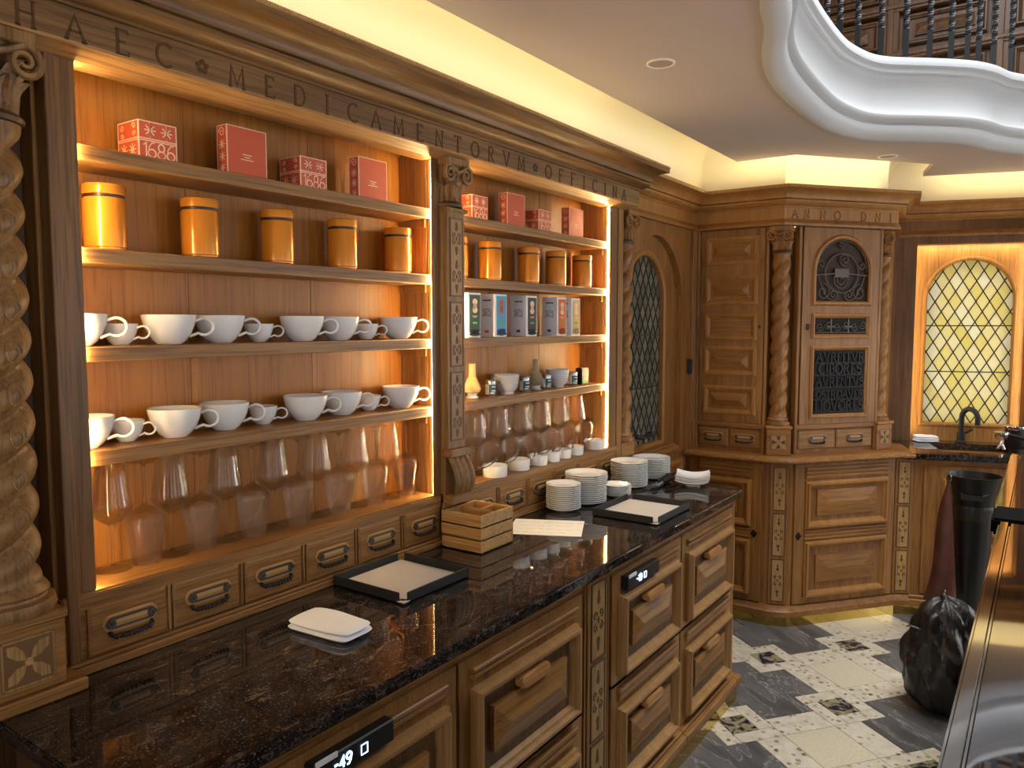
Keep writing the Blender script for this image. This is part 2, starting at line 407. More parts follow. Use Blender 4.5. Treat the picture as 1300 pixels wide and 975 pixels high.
# ---- joinery helpers (front is -y; u right, z up)
def moulding_frame(mb, u0, u1, z0, z1, y=0.0, w=0.03, h=0.012):
    q = lambda i, d: (u0 + i, u1 - i, z0 + i, z1 - i, y - d)
    mb.rings([q(0, -0.001), q(0, h * .45), q(w * .18, h * .55), q(w * .25, h), q(w * .5, h), q(w * .62, h * .6), q(w * .8, h * .45), q(w, 0.001), q(w, -0.001)], cap=False)
def raised_panel(mb, u0, u1, z0, z1, y=0.0, h=0.016, e=0.006):
    hz = (z1 - z0) / 2; hu = (u1 - u0) / 2; i = min(hz, hu) - 0.001
    q = lambda k, d: (u0 + k, u1 - k, z0 + k, z1 - k, y - d)
    mb.rings([q(0, -0.001), q(0, e), q(0.004, e), q(i, h)])
def reeds(mb, u0, u1, z0, z1, y=0.0, n=3, h=0.012):
    """flat strip of stepped horizontal mouldings"""
    dz = (z1 - z0) / n
    for k in range(n):
        a = z0 + k * dz; hh = h * (0.6 + 0.4 * ((k + 1) / n))
        mb.rings([(u0, u1, a + .001, a + dz - .001, y + .001), (u0, u1, a + .001, a + dz - .001, y - hh * .7), (u0 + .003, u1 - .003, a + dz * .3, a + dz * .75, y - hh)])
def stadium(mb, u, z, w, h, y0, y1, seg=8):
    r = h / 2; pts = []
    for i in range(seg + 1):
        a = -pi / 2 + pi * i / seg; pts.append((u + w / 2 - r + r * cos(a), z + r * sin(a)))
    for i in range(seg + 1):
        a = pi / 2 + pi * i / seg; pts.append((u - w / 2 + r + r * cos(a), z + r * sin(a)))
    mb.fprism(pts, y0, y1)
def twisted(mb, c, r, z0, z1, starts=2, pitch=0.2, seg=28, step=0.006, depth=0.40, hand=1):
    n = max(4, int((z1 - z0) / step)); rows = []
    for i in range(n + 1):
        z = z0 + (z1 - z0) * i / n; row = []
        fade = min(1.0, (z - z0) / 0.03, (z1 - z) / 0.03)
        for k in range(seg):
            a = 2 * pi * k / seg; ph = a - hand * 2 * pi * (z - z0) / pitch
            w = abs(cos(ph * starts / 2)) ** 0.7
            rr = r * (1 - depth * (1 - w) * max(fade, 0.0))
            row.append(mb.P((c[0] + rr * cos(a), c[1] + rr * sin(a), z)))
        rows.append(row)
    for p, q in zip(rows, rows[1:]):
        for k in range(seg): mb.F(p[k], p[(k + 1) % seg], q[(k + 1) % seg], q[k])
    mb.F(*reversed(rows[0])); mb.F(*rows[-1])
def spiral(cu, cz, r0, turns, a0, y, n=26, hand=1, rmin=0.15):
    return [(cu + r0 * (1 - (1 - rmin) * i / n) * cos(a0 + hand * 2 * pi * turns * i / n), y, cz + r0 * (1 - (1 - rmin) * i / n) * sin(a0 + hand * 2 * pi * turns * i / n)) for i in range(n + 1)]

# ---- lettering made of strokes
def arc(cx, cy, rx, ry, a0, a1, n=10):
    return [(cx + rx * cos(radians(a0 + (a1 - a0) * i / n)), cy + ry * sin(radians(a0 + (a1 - a0) * i / n))) for i in range(n + 1)]
GL = {
 'A': [[(0, 0), (.36, 1), (.72, 0)], [(.13, .36), (.59, .36)], [(-.08, 0), (.1, 0)], [(.6, 0), (.82, 0)]],
 'B': [[(.08, 0), (.08, 1)], [(.08, 1)] + arc(.3, .76, .25, .24, 90, -90) + [(.08, .52)], [(.08, .52)] + arc(.32, .26, .28, .26, 90, -90) + [(.08, 0)]],
 'C': [arc(.42, .5, .42, .5, 50, 310, 16)],
 'D': [[(.08, 0), (.08, 1)], [(0, 1), (.3, 1)] + arc(.3, .5, .4, .5, 90, -90, 12) + [(0, 0)]],
 'E': [[(.08, 0), (.08, 1)], [(0, 1), (.52, 1), (.52, .86)], [(.08, .52), (.42, .52)], [(0, 0), (.56, 0), (.56, .15)]],
 'F': [[(.08, 0), (.08, 1)], [(0, 1), (.54, 1), (.54, .85)], [(.08, .52), (.42, .52)], [(-.03, 0), (.2, 0)]],
 'G': [arc(.42, .5, .42, .5, 50, 340, 16) + [(.8, .45), (.5, .45)]],
 'H': [[(.08, 0), (.08, 1)], [(.64, 0), (.64, 1)], [(.08, .52), (.64, .52)], [(-.02, 0), (.18, 0)], [(-.02, 1), (.18, 1)], [(.54, 0), (.74, 0)], [(.54, 1), (.74, 1)]],
 'I': [[(.12, 0), (.12, 1)], [(0, 0), (.24, 0)], [(0, 1), (.24, 1)]],
 'L': [[(.08, 1), (.08, 0), (.5, 0), (.5, .15)], [(0, 1), (.18, 1)]],
 'M': [[(.04, 0), (.1, 1), (.42, .1), (.74, 1), (.8, 0)], [(-.06, 0), (.14, 0)], [(.7, 0), (.9, 0)]],
 'N': [[(.06, 0), (.06, 1), (.66, 0), (.66, 1)], [(-.04, 0), (.16, 0)], [(.56, 1), (.76, 1)]],
 'O': [arc(.42, .5, .42, .5, 0, 360, 20)],
 'P': [[(.08, 0), (.08, 1)], [(.08, 1)] + arc(.3, .74, .26, .26, 90, -90) + [(.08, .48)], [(-.02, 0), (.2, 0)]],
 'Q': [arc(.42, .5, .42, .5, 0, 360, 20), [(.5, .2), (.85, -.1)]],
 'R': [[(.08, 0), (.08, 1)], [(.08, 1)] + arc(.3, .76, .25, .24, 90, -90) + [(.08, .52)], [(.3, .52), (.62, 0), (.74, 0)], [(-.02, 0), (.18, 0)]],
 'S': [arc(.3, .75, .25, .25, 30, 270) + arc(.3, .25, .27, .25, 90, -150)],
 'T': [[(.34, 0), (.34, 1)], [(0, .86), (0, 1), (.68, 1), (.68, .86)], [(.24, 0), (.44, 0)]],
 'V': [[(0, 1), (.36, 0), (.72, 1)], [(-.08, 1), (.1, 1)], [(.6, 1), (.82, 1)]],
 '1': [[(.05, .78), (.25, 1), (.25, 0)]], '0': [arc(.28, .5, .28, .5, 0, 360, 18)], '4': [[(.42, 0), (.42, 1), (0, .3), (.56, .3)]],
 '6': [arc(.28, .28, .28, .28, 90, 450, 16), [(.02, .3), (.08, .7), (.3, 1), (.48, .98)]],
 '8': [arc(.28, .74, .22, .26, -90, 270, 16), arc(.28, .25, .28, .25, 90, 450, 16)],
 '9': [arc(.28, .72, .28, .28, 90, 450, 16), [(.54, .7), (.48, .3), (.26, 0), (.08, .02)]],
 '-': [[(.05, .5), (.4, .5)]],
}
def gwidth(ch): return max(p[0] for st in GL[ch] for p in st)
def ribbon(mb, pts, w, y0, y1, put):
    """flat stroke of width w through 2D points; put(x,z,y)->3D"""
    n = len(pts); L = []; R = []
    for i, p in enumerate(pts):
        a = pts[max(i - 1, 0)]; b = pts[min(i + 1, n - 1)]; dx, dz = b[0] - a[0], b[1] - a[1]; l = sqrt(dx * dx + dz * dz) or 1
        nx, nz = -dz / l * w / 2, dx / l * w / 2; L.append((p[0] + nx, p[1] + nz)); R.append((p[0] - nx, p[1] - nz))
    lf = [mb.P(put(x, z, y0)) for x, z in L]; rf = [mb.P(put(x, z, y0)) for x, z in R]
    lb = [mb.P(put(x, z, y1)) for x, z in L]; rb = [mb.P(put(x, z, y1)) for x, z in R]
    for i in range(n - 1):
        mb.F(lf[i], rf[i], rf[i + 1], lf[i + 1]); mb.F(lf[i], lf[i + 1], lb[i + 1], lb[i]); mb.F(rf[i + 1], rf[i], rb[i], rb[i + 1])
    mb.F(lf[0], lb[0], rb[0], rf[0]); mb.F(lf[-1], rf[-1], rb[-1], lb[-1])
def letter(mb, ch, u, z, h, y0, y1, w=0.09, centre=True, thin=None, put=None):
    k = gwidth(ch) * h * 0.5 if centre else 0
    put = put or (lambda x, zz, y: (x, y, zz))
    for si, st in enumerate(GL[ch]):
        ribbon(mb, [(u - k + px * h, z + pz * h) for px, pz in st], h * w * (1.0 if si == 0 else 0.75), y0, y1, put)
def word(mb, text, u, z, h, y0, y1, w=0.09, gap=0.2, put=None):
    x = u
    for ch in text:
        if ch == ' ': x += h * .45; continue
        letter(mb, ch, x, z, h, y0, y1, w, centre=False, put=put); x += (gwidth(ch) + gap) * h
    return x

# ================================================================== the setting
# ---- floor with inlaid stone pattern
floor = structure('floor', 'patterned stone floor of cream, pebbled and dark marble tiles', data=(lambda mb: (mb.box(-0.6, 4.5, -2.5, 6.2, -0.08, -0.006), mb.mesh('floor'))[1])(MB()), mat='grout')
FO = Vector((0.870, 3.668)); CELL = 0.49; FA = radians(52)
E1 = Vector((cos(FA), sin(FA))); E2 = Vector((sin(FA), -cos(FA)))
g = 0.0022
SQ, INS = 0.238, 0.120
KB = CELL - SQ                      # side of the framed corner square
def tile_mesh(poly, name, mat):
    mb = MB(); mb.prism(poly, -0.006, 0.0); me = mb.mesh(name, bev=0.0008); me.materials.append(M[mat]); return me
def rect(a, b): return [(-a / 2 + g / 2, -b / 2 + g / 2), (a / 2 - g / 2, -b / 2 + g / 2), (a / 2 - g / 2, b / 2 - g / 2), (-a / 2 + g / 2, b / 2 - g / 2)]
t_white = tile_mesh(rect(SQ, SQ), 'cream_tile', 'tile_cream')
t_strip = tile_mesh(rect(SQ, KB / 2), 'pebble_strip', 'tile_pebble')
t_ins = tile_mesh(rect(INS, INS), 'stone_inset', 'tile_inset')
FW = (KB - INS) / 2
t_edge = tile_mesh(rect(KB - FW, FW), 'pebble_border', 'tile_pebble')
hc, kc = CELL / 2 - g / 2, SQ / 2 - g / 2
t_dark = tile_mesh([(-kc, -hc), (kc, -hc), (kc, -kc), (hc, -kc), (hc, kc), (kc, kc), (kc, hc), (-kc, hc), (-kc, kc), (-hc, kc), (-hc, -kc), (-kc, -kc)], 'dark_marble_slab', 'tile_dark')
def lay(name, me, p, rz):
    o = bpy.data.objects.new(name, me); COL.objects.link(o); o.parent = floor; o.location = (p.x, p.y, 0); o.rotation_euler = (0, 0, rz)
for i in range(-6, 7):
    for j in range(-6, 7):
        c = FO + E1 * (CELL * i) + E2 * (CELL * j)
        if not (0.1 < c.x < 2.3 and 1.9 < c.y < 5.2): continue
        if (i + j) % 2 == 0:
            lay('cream_tile', t_white, c, FA)
            for k in range(4):
                a = FA + k * pi / 2; d = Vector((cos(a + pi / 2), sin(a + pi / 2)))
                lay('pebble_strip', t_strip, c + d * (SQ / 2 + KB / 4), a)
        else:
            lay('dark_marble_slab', t_dark, c, FA)
        k0 = c + (E1 + E2) * (CELL / 2)
        lay('stone_inset', t_ins, k0, FA)
        for k in range(4):
            a = FA + k * pi / 2; d = Vector((cos(a), sin(a))); n = Vector((-sin(a), cos(a)))
            lay('pebble_border', t_edge, k0 + n * ((INS + FW) / 2) - d * (FW / 2), a)

# ---- plan of the window wall and the corner cabinet
WIN = Fr(0.93, 5.20, 18.5)
def WF(u, off): p = WIN.w(u, -off); return (p[0], p[1])
ZC = 2.45

# ---- opening in the ceiling: lobed outline
ring_pts = [(0.909, 2.09), (0.863, 2.285), (0.790, 2.50), (0.745, 2.70), (0.722, 2.92), (0.715, 3.20), (0.722, 3.47), (0.755, 3.66), (0.800, 3.79), (0.869, 3.885), (0.95, 3.955), (1.026, 4.018), (1.10, 4.085), (1.168, 4.16), (1.225, 4.26), (1.27, 4.39), (1.335, 4.50), (1.419, 4.617),
            (1.55, 4.74), (1.75, 4.86), (1.98, 4.88), (2.2, 4.80), (2.38, 4.62), (2.47, 4.38), (2.55, 4.15), (2.68, 3.92), (2.78, 3.6), (2.80, 3.2), (2.70, 2.85), (2.56, 2.6), (2.48, 2.3), (2.36, 2.0), (2.12, 1.78), (1.8, 1.70), (1.5, 1.70), (1.2, 1.76), (1.0, 1.90)]
def smooth_closed(pts, sub=4):
    out = []; n = len(pts)
    for i in range(n):
        p0, p1, p2, p3 = [Vector(pts[(i + k) % n]) for k in (-1, 0, 1, 2)]
        for s in range(sub):
            t = s / sub
            out.append(0.5 * ((2 * p1) + (p2 - p0) * t + (2 * p0 - 5 * p1 + 4 * p2 - p3) * t * t + (3 * p1 - p0 - 3 * p2 + p3) * t ** 3))
    return [(p.x, p.y) for p in out]
ring = smooth_closed(ring_pts, 4)          # clockwise seen from above: right of travel is inside the hole

# ---- ceiling
c_outer = [(0.18, -2.5), (4.5, -2.5), (4.5, 6.2), WF(3.4, 0.15), WF(-0.05, 0.15), (1.02, 4.70), (0.48, 4.04), (0.18, 4.04)]
mb = MB()
allp = [Vector((x, y, 0)) for x, y in c_outer] + [Vector((x, y, 0)) for x, y in ring]
tris = tessellate_polygon([[Vector((x, y, 0)) for x, y in c_outer], [Vector((x, y, 0)) for x, y in ring]])
lo = [mb.P((p.x, p.y, ZC)) for p in allp]; hi = [mb.P((p.x, p.y, ZC + 0.025)) for p in allp]
for a, b, c in tris: mb.F(lo[a], lo[b], lo[c]); mb.F(hi[c], hi[b], hi[a])
n0 = len(c_outer)
for i in range(n0): mb.F(lo[i], lo[(i + 1) % n0], hi[(i + 1) % n0], hi[i])
structure('ceiling', 'flat mauve grey plaster ceiling around the lobed opening', data=mb.mesh('ceiling'), mat='plaster')

# ---- cove behind the ceiling edge
mb = MB()
cv = [(0.0, 2.22), (0.0, 2.46), (0.008, 2.51), (0.03, 2.55), (0.07, 2.585), (0.12, 2.605), (0.18, 2.61), (0.34, 2.61)]
mb.sweep([(-0.075, -2.5), (-0.075, 4.21), (0.385, 4.21), (0.80, 4.72), WF(-0.20, -0.04), WF(3.2, -0.04)], cv, caps=False)
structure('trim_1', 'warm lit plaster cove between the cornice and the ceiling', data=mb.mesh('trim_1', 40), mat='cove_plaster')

# ---- stucco moulding round the opening
mb = MB()
rp = [(-0.012, 2.452), (-0.010, 2.440), (0.012, 2.432), (0.034, 2.436), (0.052, 2.450), (0.062, 2.474), (0.064, 2.492), (0.054, 2.498), (0.052, 2.506), (0.074, 2.512), (0.084, 2.522), (0.084, 2.534), (0.070, 2.542),
      (0.056, 2.556), (0.046, 2.585), (0.044, 2.62), (0.050, 2.66), (0.064, 2.69), (0.076, 2.70), (0.078, 2.712), (0.088, 2.716), (0.092, 2.738), (0.102, 2.744), (0.104, 2.772), (0.098, 2.778), (-0.25, 2.78)]
mb.sweep(ring, rp, closed=True)
structure('trim_2', 'white stucco moulding round the lobed ceiling opening', data=mb.mesh('trim_2', 50), mat='stucco')

# ---- walls
def wall_slab(name, label, fn, mat, smooth=None):
    mb = MB(); fn(mb); return structure(name, label, data=mb.mesh(name, smooth), mat=mat)
wall_slab('wall_left', 'oak clad wall behind the shelving', lambda mb: (mb.box(-0.30, -0.16, -2.5, 3.25, 0, 2.9), mb.box(-0.30, -0.16, 3.25, 4.6, 0, 0.93), mb.box(-0.30, -0.16, 3.25, 4.6, 2.1, 2.9)), 'oak_deep')

def window_wall(name, label, fr, L, H, wins):
    w = structure(name, label, fr, (L / 2, 0, 0))
    def f(mb):
        x = 0.0
        for (a, b, z0, z1) in wins:
            mb.box(x, a, 0, .15, 0, H); mb.box(a, b, 0, .15, 0, z0); mb.box(a, b, 0, .15, z1, H); x = b
        mb.box(x, L, 0, .15, 0, H)
    part(w, 'wall_plaster', 'grey_wall', f)
    for (a, b, z0, z1) in wins:
        part(w, 'window_frame', 'oak_deep', lambda mb: (mb.box(a, a + .05, -.02, .1, z0, z1), mb.box(b - .05, b, -.02, .1, z0, z1), mb.box(a, b, -.02, .1, z1 - .05, z1), mb.box(a, b, -.02, .1, z0, z0 + .05), mb.box((a + b) / 2 - .025, (a + b) / 2 + .025, -.01, .09, z0, z1)))
window_wall('wall_right', 'plaster shop wall with tall windows behind the bar', Fr(4.5, 6.2, -90), 8.7, 2.45, [(0.9, 1.65, .4, 2.3), (2.9, 3.65, .4, 2.3), (4.9, 5.65, .4, 2.3), (6.9, 7.65, .4, 2.3)])
window_wall('wall_front', 'plaster shop wall with tall windows behind the viewer', Fr(4.5, -2.5, 180), 4.8, 2.45, [(0.8, 1.6, .1, 2.3), (2.7, 3.5, .1, 2.3)])

# ---- cornices: profile out of the frieze face
def cornice_profile(z, p=0.10):
    k = p / 0.10
    return [(0.0, z + 0.013), (0.0, z + 0.072), (0.005 * k, z + 0.074), (0.005 * k, z + 0.080), (0.013 * k, z + 0.082), (0.028 * k, z + 0.088), (0.037 * k, z + 0.100), (0.037 * k, z + 0.108), (0.030 * k, z + 0.111), (0.043 * k, z + 0.113), (0.043 * k, z + 0.117),
            (0.046 * k, z + 0.128), (0.056 * k, z + 0.141), (0.074 * k, z + 0.150), (0.086 * k, z + 0.153), (0.092 * k, z + 0.154), (0.100 * k, z + 0.156), (0.100 * k, z + 0.172), (-0.02, z + 0.172)]
c1 = structure('trim_3', 'dark oak cornice with carved Latin frieze above the shelves')
def f(mb):
    mb.sweep([(0.05, -1.2), (0.05, 3.145), (-0.06, 3.145)], cornice_profile(2.113), caps=False)
part(c1, 'cornice_moulding', 'oak_dark', f, 35)
part(c1, 'frieze_soffit', 'oak_soffit', lambda mb: mb.sweep([(0.05, -1.2), (0.05, 3.145), (-0.06, 3.145)], [(-.10, 2.126), (0.0, 2.126), (0.0, 2.120), (-.040, 2.104), (-.075, 2.104), (-.10, 2.104)], caps=False))
part(c1, 'cornice_top', 'oak_pale', lambda mb: (mb.box(0.09, 0.153, -1.2, 3.248, 2.285, 2.296),), bev=0.003)
TXT = 'HAEC*MEDICAMENTORVM*OFFICINA'
for i, ch in enumerate(TXT):
    y = 0.656 + 0.0868 * i
    put = lambda x, zz, yy: (0.05 - yy, x, zz)
    def fl(mb):
        if ch == '*':
            for k in range(5):
                a = 2 * pi * k / 5 + pi / 2
                pts = [(y + 0.010 * cos(a) + 0.006 * cos(b), 2.150 + 0.010 * sin(a) + 0.006 * sin(b)) for b in [j * pi / 4 for j in range(8)]]
                ids = [mb.P((0.0516, px, pz)) for px, pz in pts]; idb = [mb.P((0.049, px, pz)) for px, pz in pts]
                mb.F(*ids)
                for j in range(8): mb.F(ids[j], ids[(j + 1) % 8], idb[(j + 1) % 8], idb[j])
        else: letter(mb, ch, y, 2.127, 0.046, -0.0014, 0.001, 0.13, put=put)
    part(c1, 'carved_flower' if ch == '*' else 'carved_letter', 'letter_brown', fl)

c2 = structure('trim_4', 'oak cornice running over the arched window and corner cabinet')
FP = [(-0.06, 3.10), (-0.06, 4.10), (0.415, 4.10), (0.868, 4.66), WF(-0.155, 0.07), WF(1.9, 0.07)]
part(c2, 'cornice_moulding', 'oak_tower_m', lambda mb: mb.sweep(FP, cornice_profile(2.132, 0.105), caps=False), 35)
part(c2, 'frieze_lip', 'oak_tower_x', lambda mb: mb.sweep(FP, [(-0.05, 2.112), (0.012, 2.112), (0.014, 2.124), (0.006, 2.140), (0.0, 2.146)], caps=False), 35)
FT = Fr(0.415, 4.10, 51.03)
for ch, u in zip('ANNODNI', (0.065, 0.135, 0.235, 0.325, 0.490, 0.585, 0.665)):
    def fl(mb):
        letter(mb, ch, u, 2.150, 0.044, -0.0014, 0.001, 0.12, put=lambda x, zz, yy: FT.w(x, yy, zz))
    part(c2, 'carved_letter', 'letter_brown', fl)

# ---- diamond leaded windows
def clip(poly, conv):
    out = poly
    n = len(conv)
    for i in range(n):
        a, b = conv[i], conv[(i + 1) % n]; inp = out; out = []
        if not inp: break
        ins = lambda p: (b[0] - a[0]) * (p[1] - a[1]) - (b[1] - a[1]) * (p[0] - a[0]) >= -1e-9
        for k in range(len(inp)):
            p, q = inp[k], inp[(k + 1) % len(inp)]; ip, iq = ins(p), ins(q)
            if ip != iq:
                d1 = (b[0] - a[0]) * (p[1] - a[1]) - (b[1] - a[1]) * (p[0] - a[0]); d2 = (b[0] - a[0]) * (q[1] - a[1]) - (b[1] - a[1]) * (q[0] - a[0])
                t = d1 / (d1 - d2); x = (p[0] + (q[0] - p[0]) * t, p[1] + (q[1] - p[1]) * t)
            if ip and iq: out.append(q)
            elif ip and not iq: out.append(x)
            elif iq: out.append(x); out.append(q)
    return out
def arch_poly(uc, hw, zb, zs, n=20, grow=0.0, rise=None):
    hw += grow; zb -= grow; ry = (rise if rise else hw - grow) + grow
    return [(uc - hw, zb), (uc + hw, zb)] + [(uc + hw * cos(pi * i / n), zs + ry * sin(pi * i / n)) for i in range(n + 1)]
def leaded(par, uc, hw, zb, zs, y, pu, pz, mat, phase=0.0, rise=None, bars=()):
    ap = arch_poly(uc, hw, zb, zs, rise=rise); top = zs + (rise or hw); rnd = random.Random(3)
    nu = int(hw * 2 / pu) + 2; nz = int((top - zb) / pz) + 2; base = BASE[par.name]; lines = []
    for i in range(-nu, nu + 1):
        for j in range(0, 2 * nz + 1):
            cu = uc + (i + (0.5 if j % 2 else 0.0)) * pu + phase; cz = zb + j * pz / 2
            d = [(cu, cz - pz / 2 + .002), (cu + pu / 2 - .0015, cz), (cu, cz + pz / 2 - .002), (cu - pu / 2 + .0015, cz)]
            p = clip(d, ap)
            if len(p) < 3: continue
            q = []
            for v in p:
                if not q or (Vector(v) - Vector(q[-1])).length > 1e-4: q.append(v)
            if len(q) < 3: continue
            ar = abs(sum(q[k][0] * q[(k + 1) % len(q)][1] - q[(k + 1) % len(q)][0] * q[k][1] for k in range(len(q)))) / 2
            if ar < 0.04 * pu * pz: continue
            mb = MB(base); tu, tz = rnd.uniform(-.02, .02), rnd.uniform(-.02, .02); mu = sum(v[0] for v in q) / len(q); mz = sum(v[1] for v in q) / len(q)
            fr_ = [mb.P((a, y + (a - mu) * tu + (b - mz) * tz, b)) for a, b in q]; bk = [mb.P((a, y + .003, b)) for a, b in q]
            mb.F(*fr_); mb.F(*reversed(bk))
            for k in range(len(q)): mb.F(fr_[(k + 1) % len(q)], fr_[k], bk[k], bk[(k + 1) % len(q)])
            link('glass_pane', mb.mesh('glass_pane'), mat, par)
    def came(mb):
        sl = pz / pu
        for sgn in (1, -1):
            for i in range(-2 * nz - nu, 2 * nz + nu + 1):
                a = (uc + phase + i * pu / 2 * 2 + pu / 2, zb)
                seg = clip([(a[0] - 3, a[1] - 3 * sgn * sl - .001), (a[0] + 3, a[1] + 3 * sgn * sl - .001), (a[0] + 3, a[1] + 3 * sgn * sl + .001), (a[0] - 3, a[1] - 3 * sgn * sl + .001)][::1], ap)
                if len(seg) < 3: continue
                p0 = min(seg, key=lambda v: v[0]); p1 = max(seg, key=lambda v: v[0])
                if p1[0] - p0[0] < 0.006: continue
                mb.tube([(p0[0], y - .001, p0[1]), (p1[0], y - .001, p1[1])], 0.0032, 6)
        for zz in bars: mb.tube([(uc - hw, y - .004, zz), (uc + hw, y - .004, zz)], 0.003, 6)
    part(par, 'lead_lattice', 'lead', came, 40)
def arch_band(mb, uc, z_s, zb, prof, n=24, rise=1.0, bottom=True):
    """sweep (offset from opening edge, y) profile round an arched opening"""
    pts = []
    pts.append(((uc, zb), None))
    rows = []
    def ring_at(o):
        hw = o; return None
    path = []
    for kind, t in [('bl', 0), ('sl', 0)] + [('a', i / n) for i in range(1, n)] + [('sr', 0), ('br', 0)]:
        path.append((kind, t))
    for kind, t in path:
        row = []
        for o, yy in prof:
            hw = prof_hw + o; ry = prof_ry + o
            if kind == 'bl': p = (uc - hw, zb - (o if bottom else 0))
            elif kind == 'sl': p = (uc - hw, z_s)
            elif kind == 'sr': p = (uc + hw, z_s)
            elif kind == 'br': p = (uc + hw, zb - (o if bottom else 0))
            else: p = (uc - hw * cos(pi * t), z_s + ry * sin(pi * t))
            row.append(mb.P((p[0], yy, p[1])))
        rows.append(row)
    m = len(rows)
    for i in range(m if bottom else m - 1):
        a, b = rows[i], rows[(i + 1) % m]
        for j in range(len(prof) - 1): mb.F(a[j], b[j], b[j + 1], a[j + 1])
def panel_with_arch(mb, u0, u1, z0, z1, uc, hw, zb, zs, ry, y0, y1, n=24):
    """board with an arched hole: front y0, back y1"""
    outer = [(u0, z0), (u1, z0), (u1, z1), (u0, z1)]
    hole = [(uc - hw, zb), (uc + hw, zb)] + [(uc + hw * cos(pi * i / n), zs + ry * sin(pi * i / n)) for i in range(n + 1)]
    hole = hole[:2] + hole[2:]
    allq = outer + hole
    tr = tessellate_polygon([[Vector((a, b, 0)) for a, b in outer], [Vector((a, b, 0)) for a, b in hole]])
    F0 = [mb.P((a, y0, b)) for a, b in allq]; F1 = [mb.P((a, y1, b)) for a, b in allq]
    for a, b, c in tr: mb.F(F0[a], F0[b], F0[c]); mb.F(F1[c], F1[b], F1[a])
    k = len(hole)
    for i in range(4): mb.F(F0[i], F1[i], F1[(i + 1) % 4], F0[(i + 1) % 4])
    for i in range(k): mb.F(F0[4 + i], F0[4 + (i + 1) % k], F1[4 + (i + 1) % k], F1[4 + i])

# window between shelving and corner cabinet (plane x = -0.07)
lp_ = structure('wall_corner', 'plain oak panelling below the arched window', WALL, (3.6, 0.08, 0))
part(lp_, 'panel_board', 'oak_tower_z', lambda mb: mb.box(3.03, 4.16, 0.078, 0.16, 0.0, 0.905))
part(lp_, 'panel_moulding', 'oak_tower_m', lambda mb: moulding_frame(mb, 3.30, 3.98, 0.30, 0.86, 0.078, .034, .02))
w1 = structure('window_1', 'tall arched window of grey diamond leaded glass beside the shelving', WALL, (3.6, 0.07, 0.9))
UC, HW, ZB, ZS, RY = 3.555, 0.216, 0.985, 1.72, 0.222
part(w1, 'wall_panel', 'oak_tower_z', lambda mb: panel_with_arch(mb, 3.05, 4.16, 0.90, 2.13, 3.615, 0.325, 0.93, 1.70, 0.345, 0.07, 0.12))
def f(mb): panel_with_arch(mb, 3.27, 3.96, 0.91, 2.06, UC, HW + .028, ZB - .028, ZS, RY + .028, 0.105, 0.15)
part(w1, 'inner_panel', 'oak_tower_z', f)
def f(mb):
    global prof_hw, prof_ry
    prof_hw, prof_ry = HW, RY
    arch_band(mb, UC, ZS, ZB, [(0.0, 0.135), (0.0, 0.102), (0.008, 0.094), (0.018, 0.094), (0.028, 0.100), (0.030, 0.110)])
part(w1, 'arch_moulding', 'oak_tower_m', f, 40)
leaded(w1, UC, HW, ZB, ZS, 0.125, 0.062, 0.112, 'pane_grey', 0.01, RY, bars=(1.545, 1.275))
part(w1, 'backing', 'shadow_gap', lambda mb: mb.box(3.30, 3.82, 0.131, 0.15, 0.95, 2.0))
part(w1, 'sill', 'oak_tower_x', lambda mb: (mb.box(3.28, 3.90, 0.055, 0.12, 0.925, 0.945), mb.box(3.30, 3.88, 0.065, 0.12, 0.945, 0.958)), bev=0.003)
part(w1, 'corner_stile', 'oak_tower_z', lambda mb: (mb.box(4.06, 4.125, 0.055, 0.12, 0.90, 2.115), mb.box(4.075, 4.11, 0.048, 0.12, 0.90, 2.115)), bev=0.003)
lk = part(w1, 'lock_plate', 'black_matte', lambda mb: mb.box(4.025, 4.058, 0.052, 0.075, 1.325, 1.405), bev=0.003)
part(lk, 'lock_slot', 'iron_soft', lambda mb: mb.box(4.044, 4.056, 0.048, 0.056, 1.335, 1.395), bev=0.002)
def f(mb):
    mb.tube([(3.34, 0.085, 1.06), (3.36, 0.05, 1.055), (3.40, 0.04, 1.045), (3.44, 0.038, 1.05), (3.50, 0.045, 1.052)], [0.012, 0.012, 0.010, 0.009, 0.012], 8)
    mb.lathe([(0.0, -.016), (0.016, -.008), (0.018, 0.0), (0.016, .008), (0.0, .016)], 12, (3.51, 0.046, 1.052))
part(w1, 'window_handle', 'iron', f, 40)

# window over the sink
w2 = structure('window_2', 'bright arched window of yellow diamond leaded glass above the sink', WIN, (0.25, 0, 0.9))
UC2, HW2, ZB2, ZS2, RY2 = 0.258, 0.228, 1.008, 1.745, 0.232
part(w2, 'niche_panel', 'oak_niche', lambda mb: panel_with_arch(mb, -0.07, 0.60, 0.90, 2.10, UC2, HW2 + 0.022, ZB2 - 0.022, ZS2, RY2 + 0.022, 0.0, 0.05))
def f(mb):
    global prof_hw, prof_ry
    prof_hw, prof_ry = HW2, RY2
    arch_band(mb, UC2, ZS2, ZB2, [(0.0, 0.035), (0.0, -0.004), (0.006, -0.012), (0.016, -0.012), (0.022, -0.004), (0.026, 0.004)])
part(w2, 'arch_moulding', 'oak_niche', f, 40)
leaded(w2, UC2, HW2, ZB2, ZS2, 0.022, 0.0725, 0.121, 'pane_yellow', 0.0, RY2, bars=(1.59, 1.315))
part(w2, 'light_box', 'stucco', lambda mb: (mb.box(-0.04, 0.56, 0.13, 0.14, 0.93, 2.06), mb.box(-0.05, -0.04, 0.05, 0.14, 0.93, 2.06), mb.box(0.56, 0.57, 0.05, 0.14, 0.93, 2.06), mb.box(-0.05, 0.57, 0.05, 0.14, 2.06, 2.07), mb.box(-0.05, 0.57, 0.05, 0.14, 0.92, 0.93)))
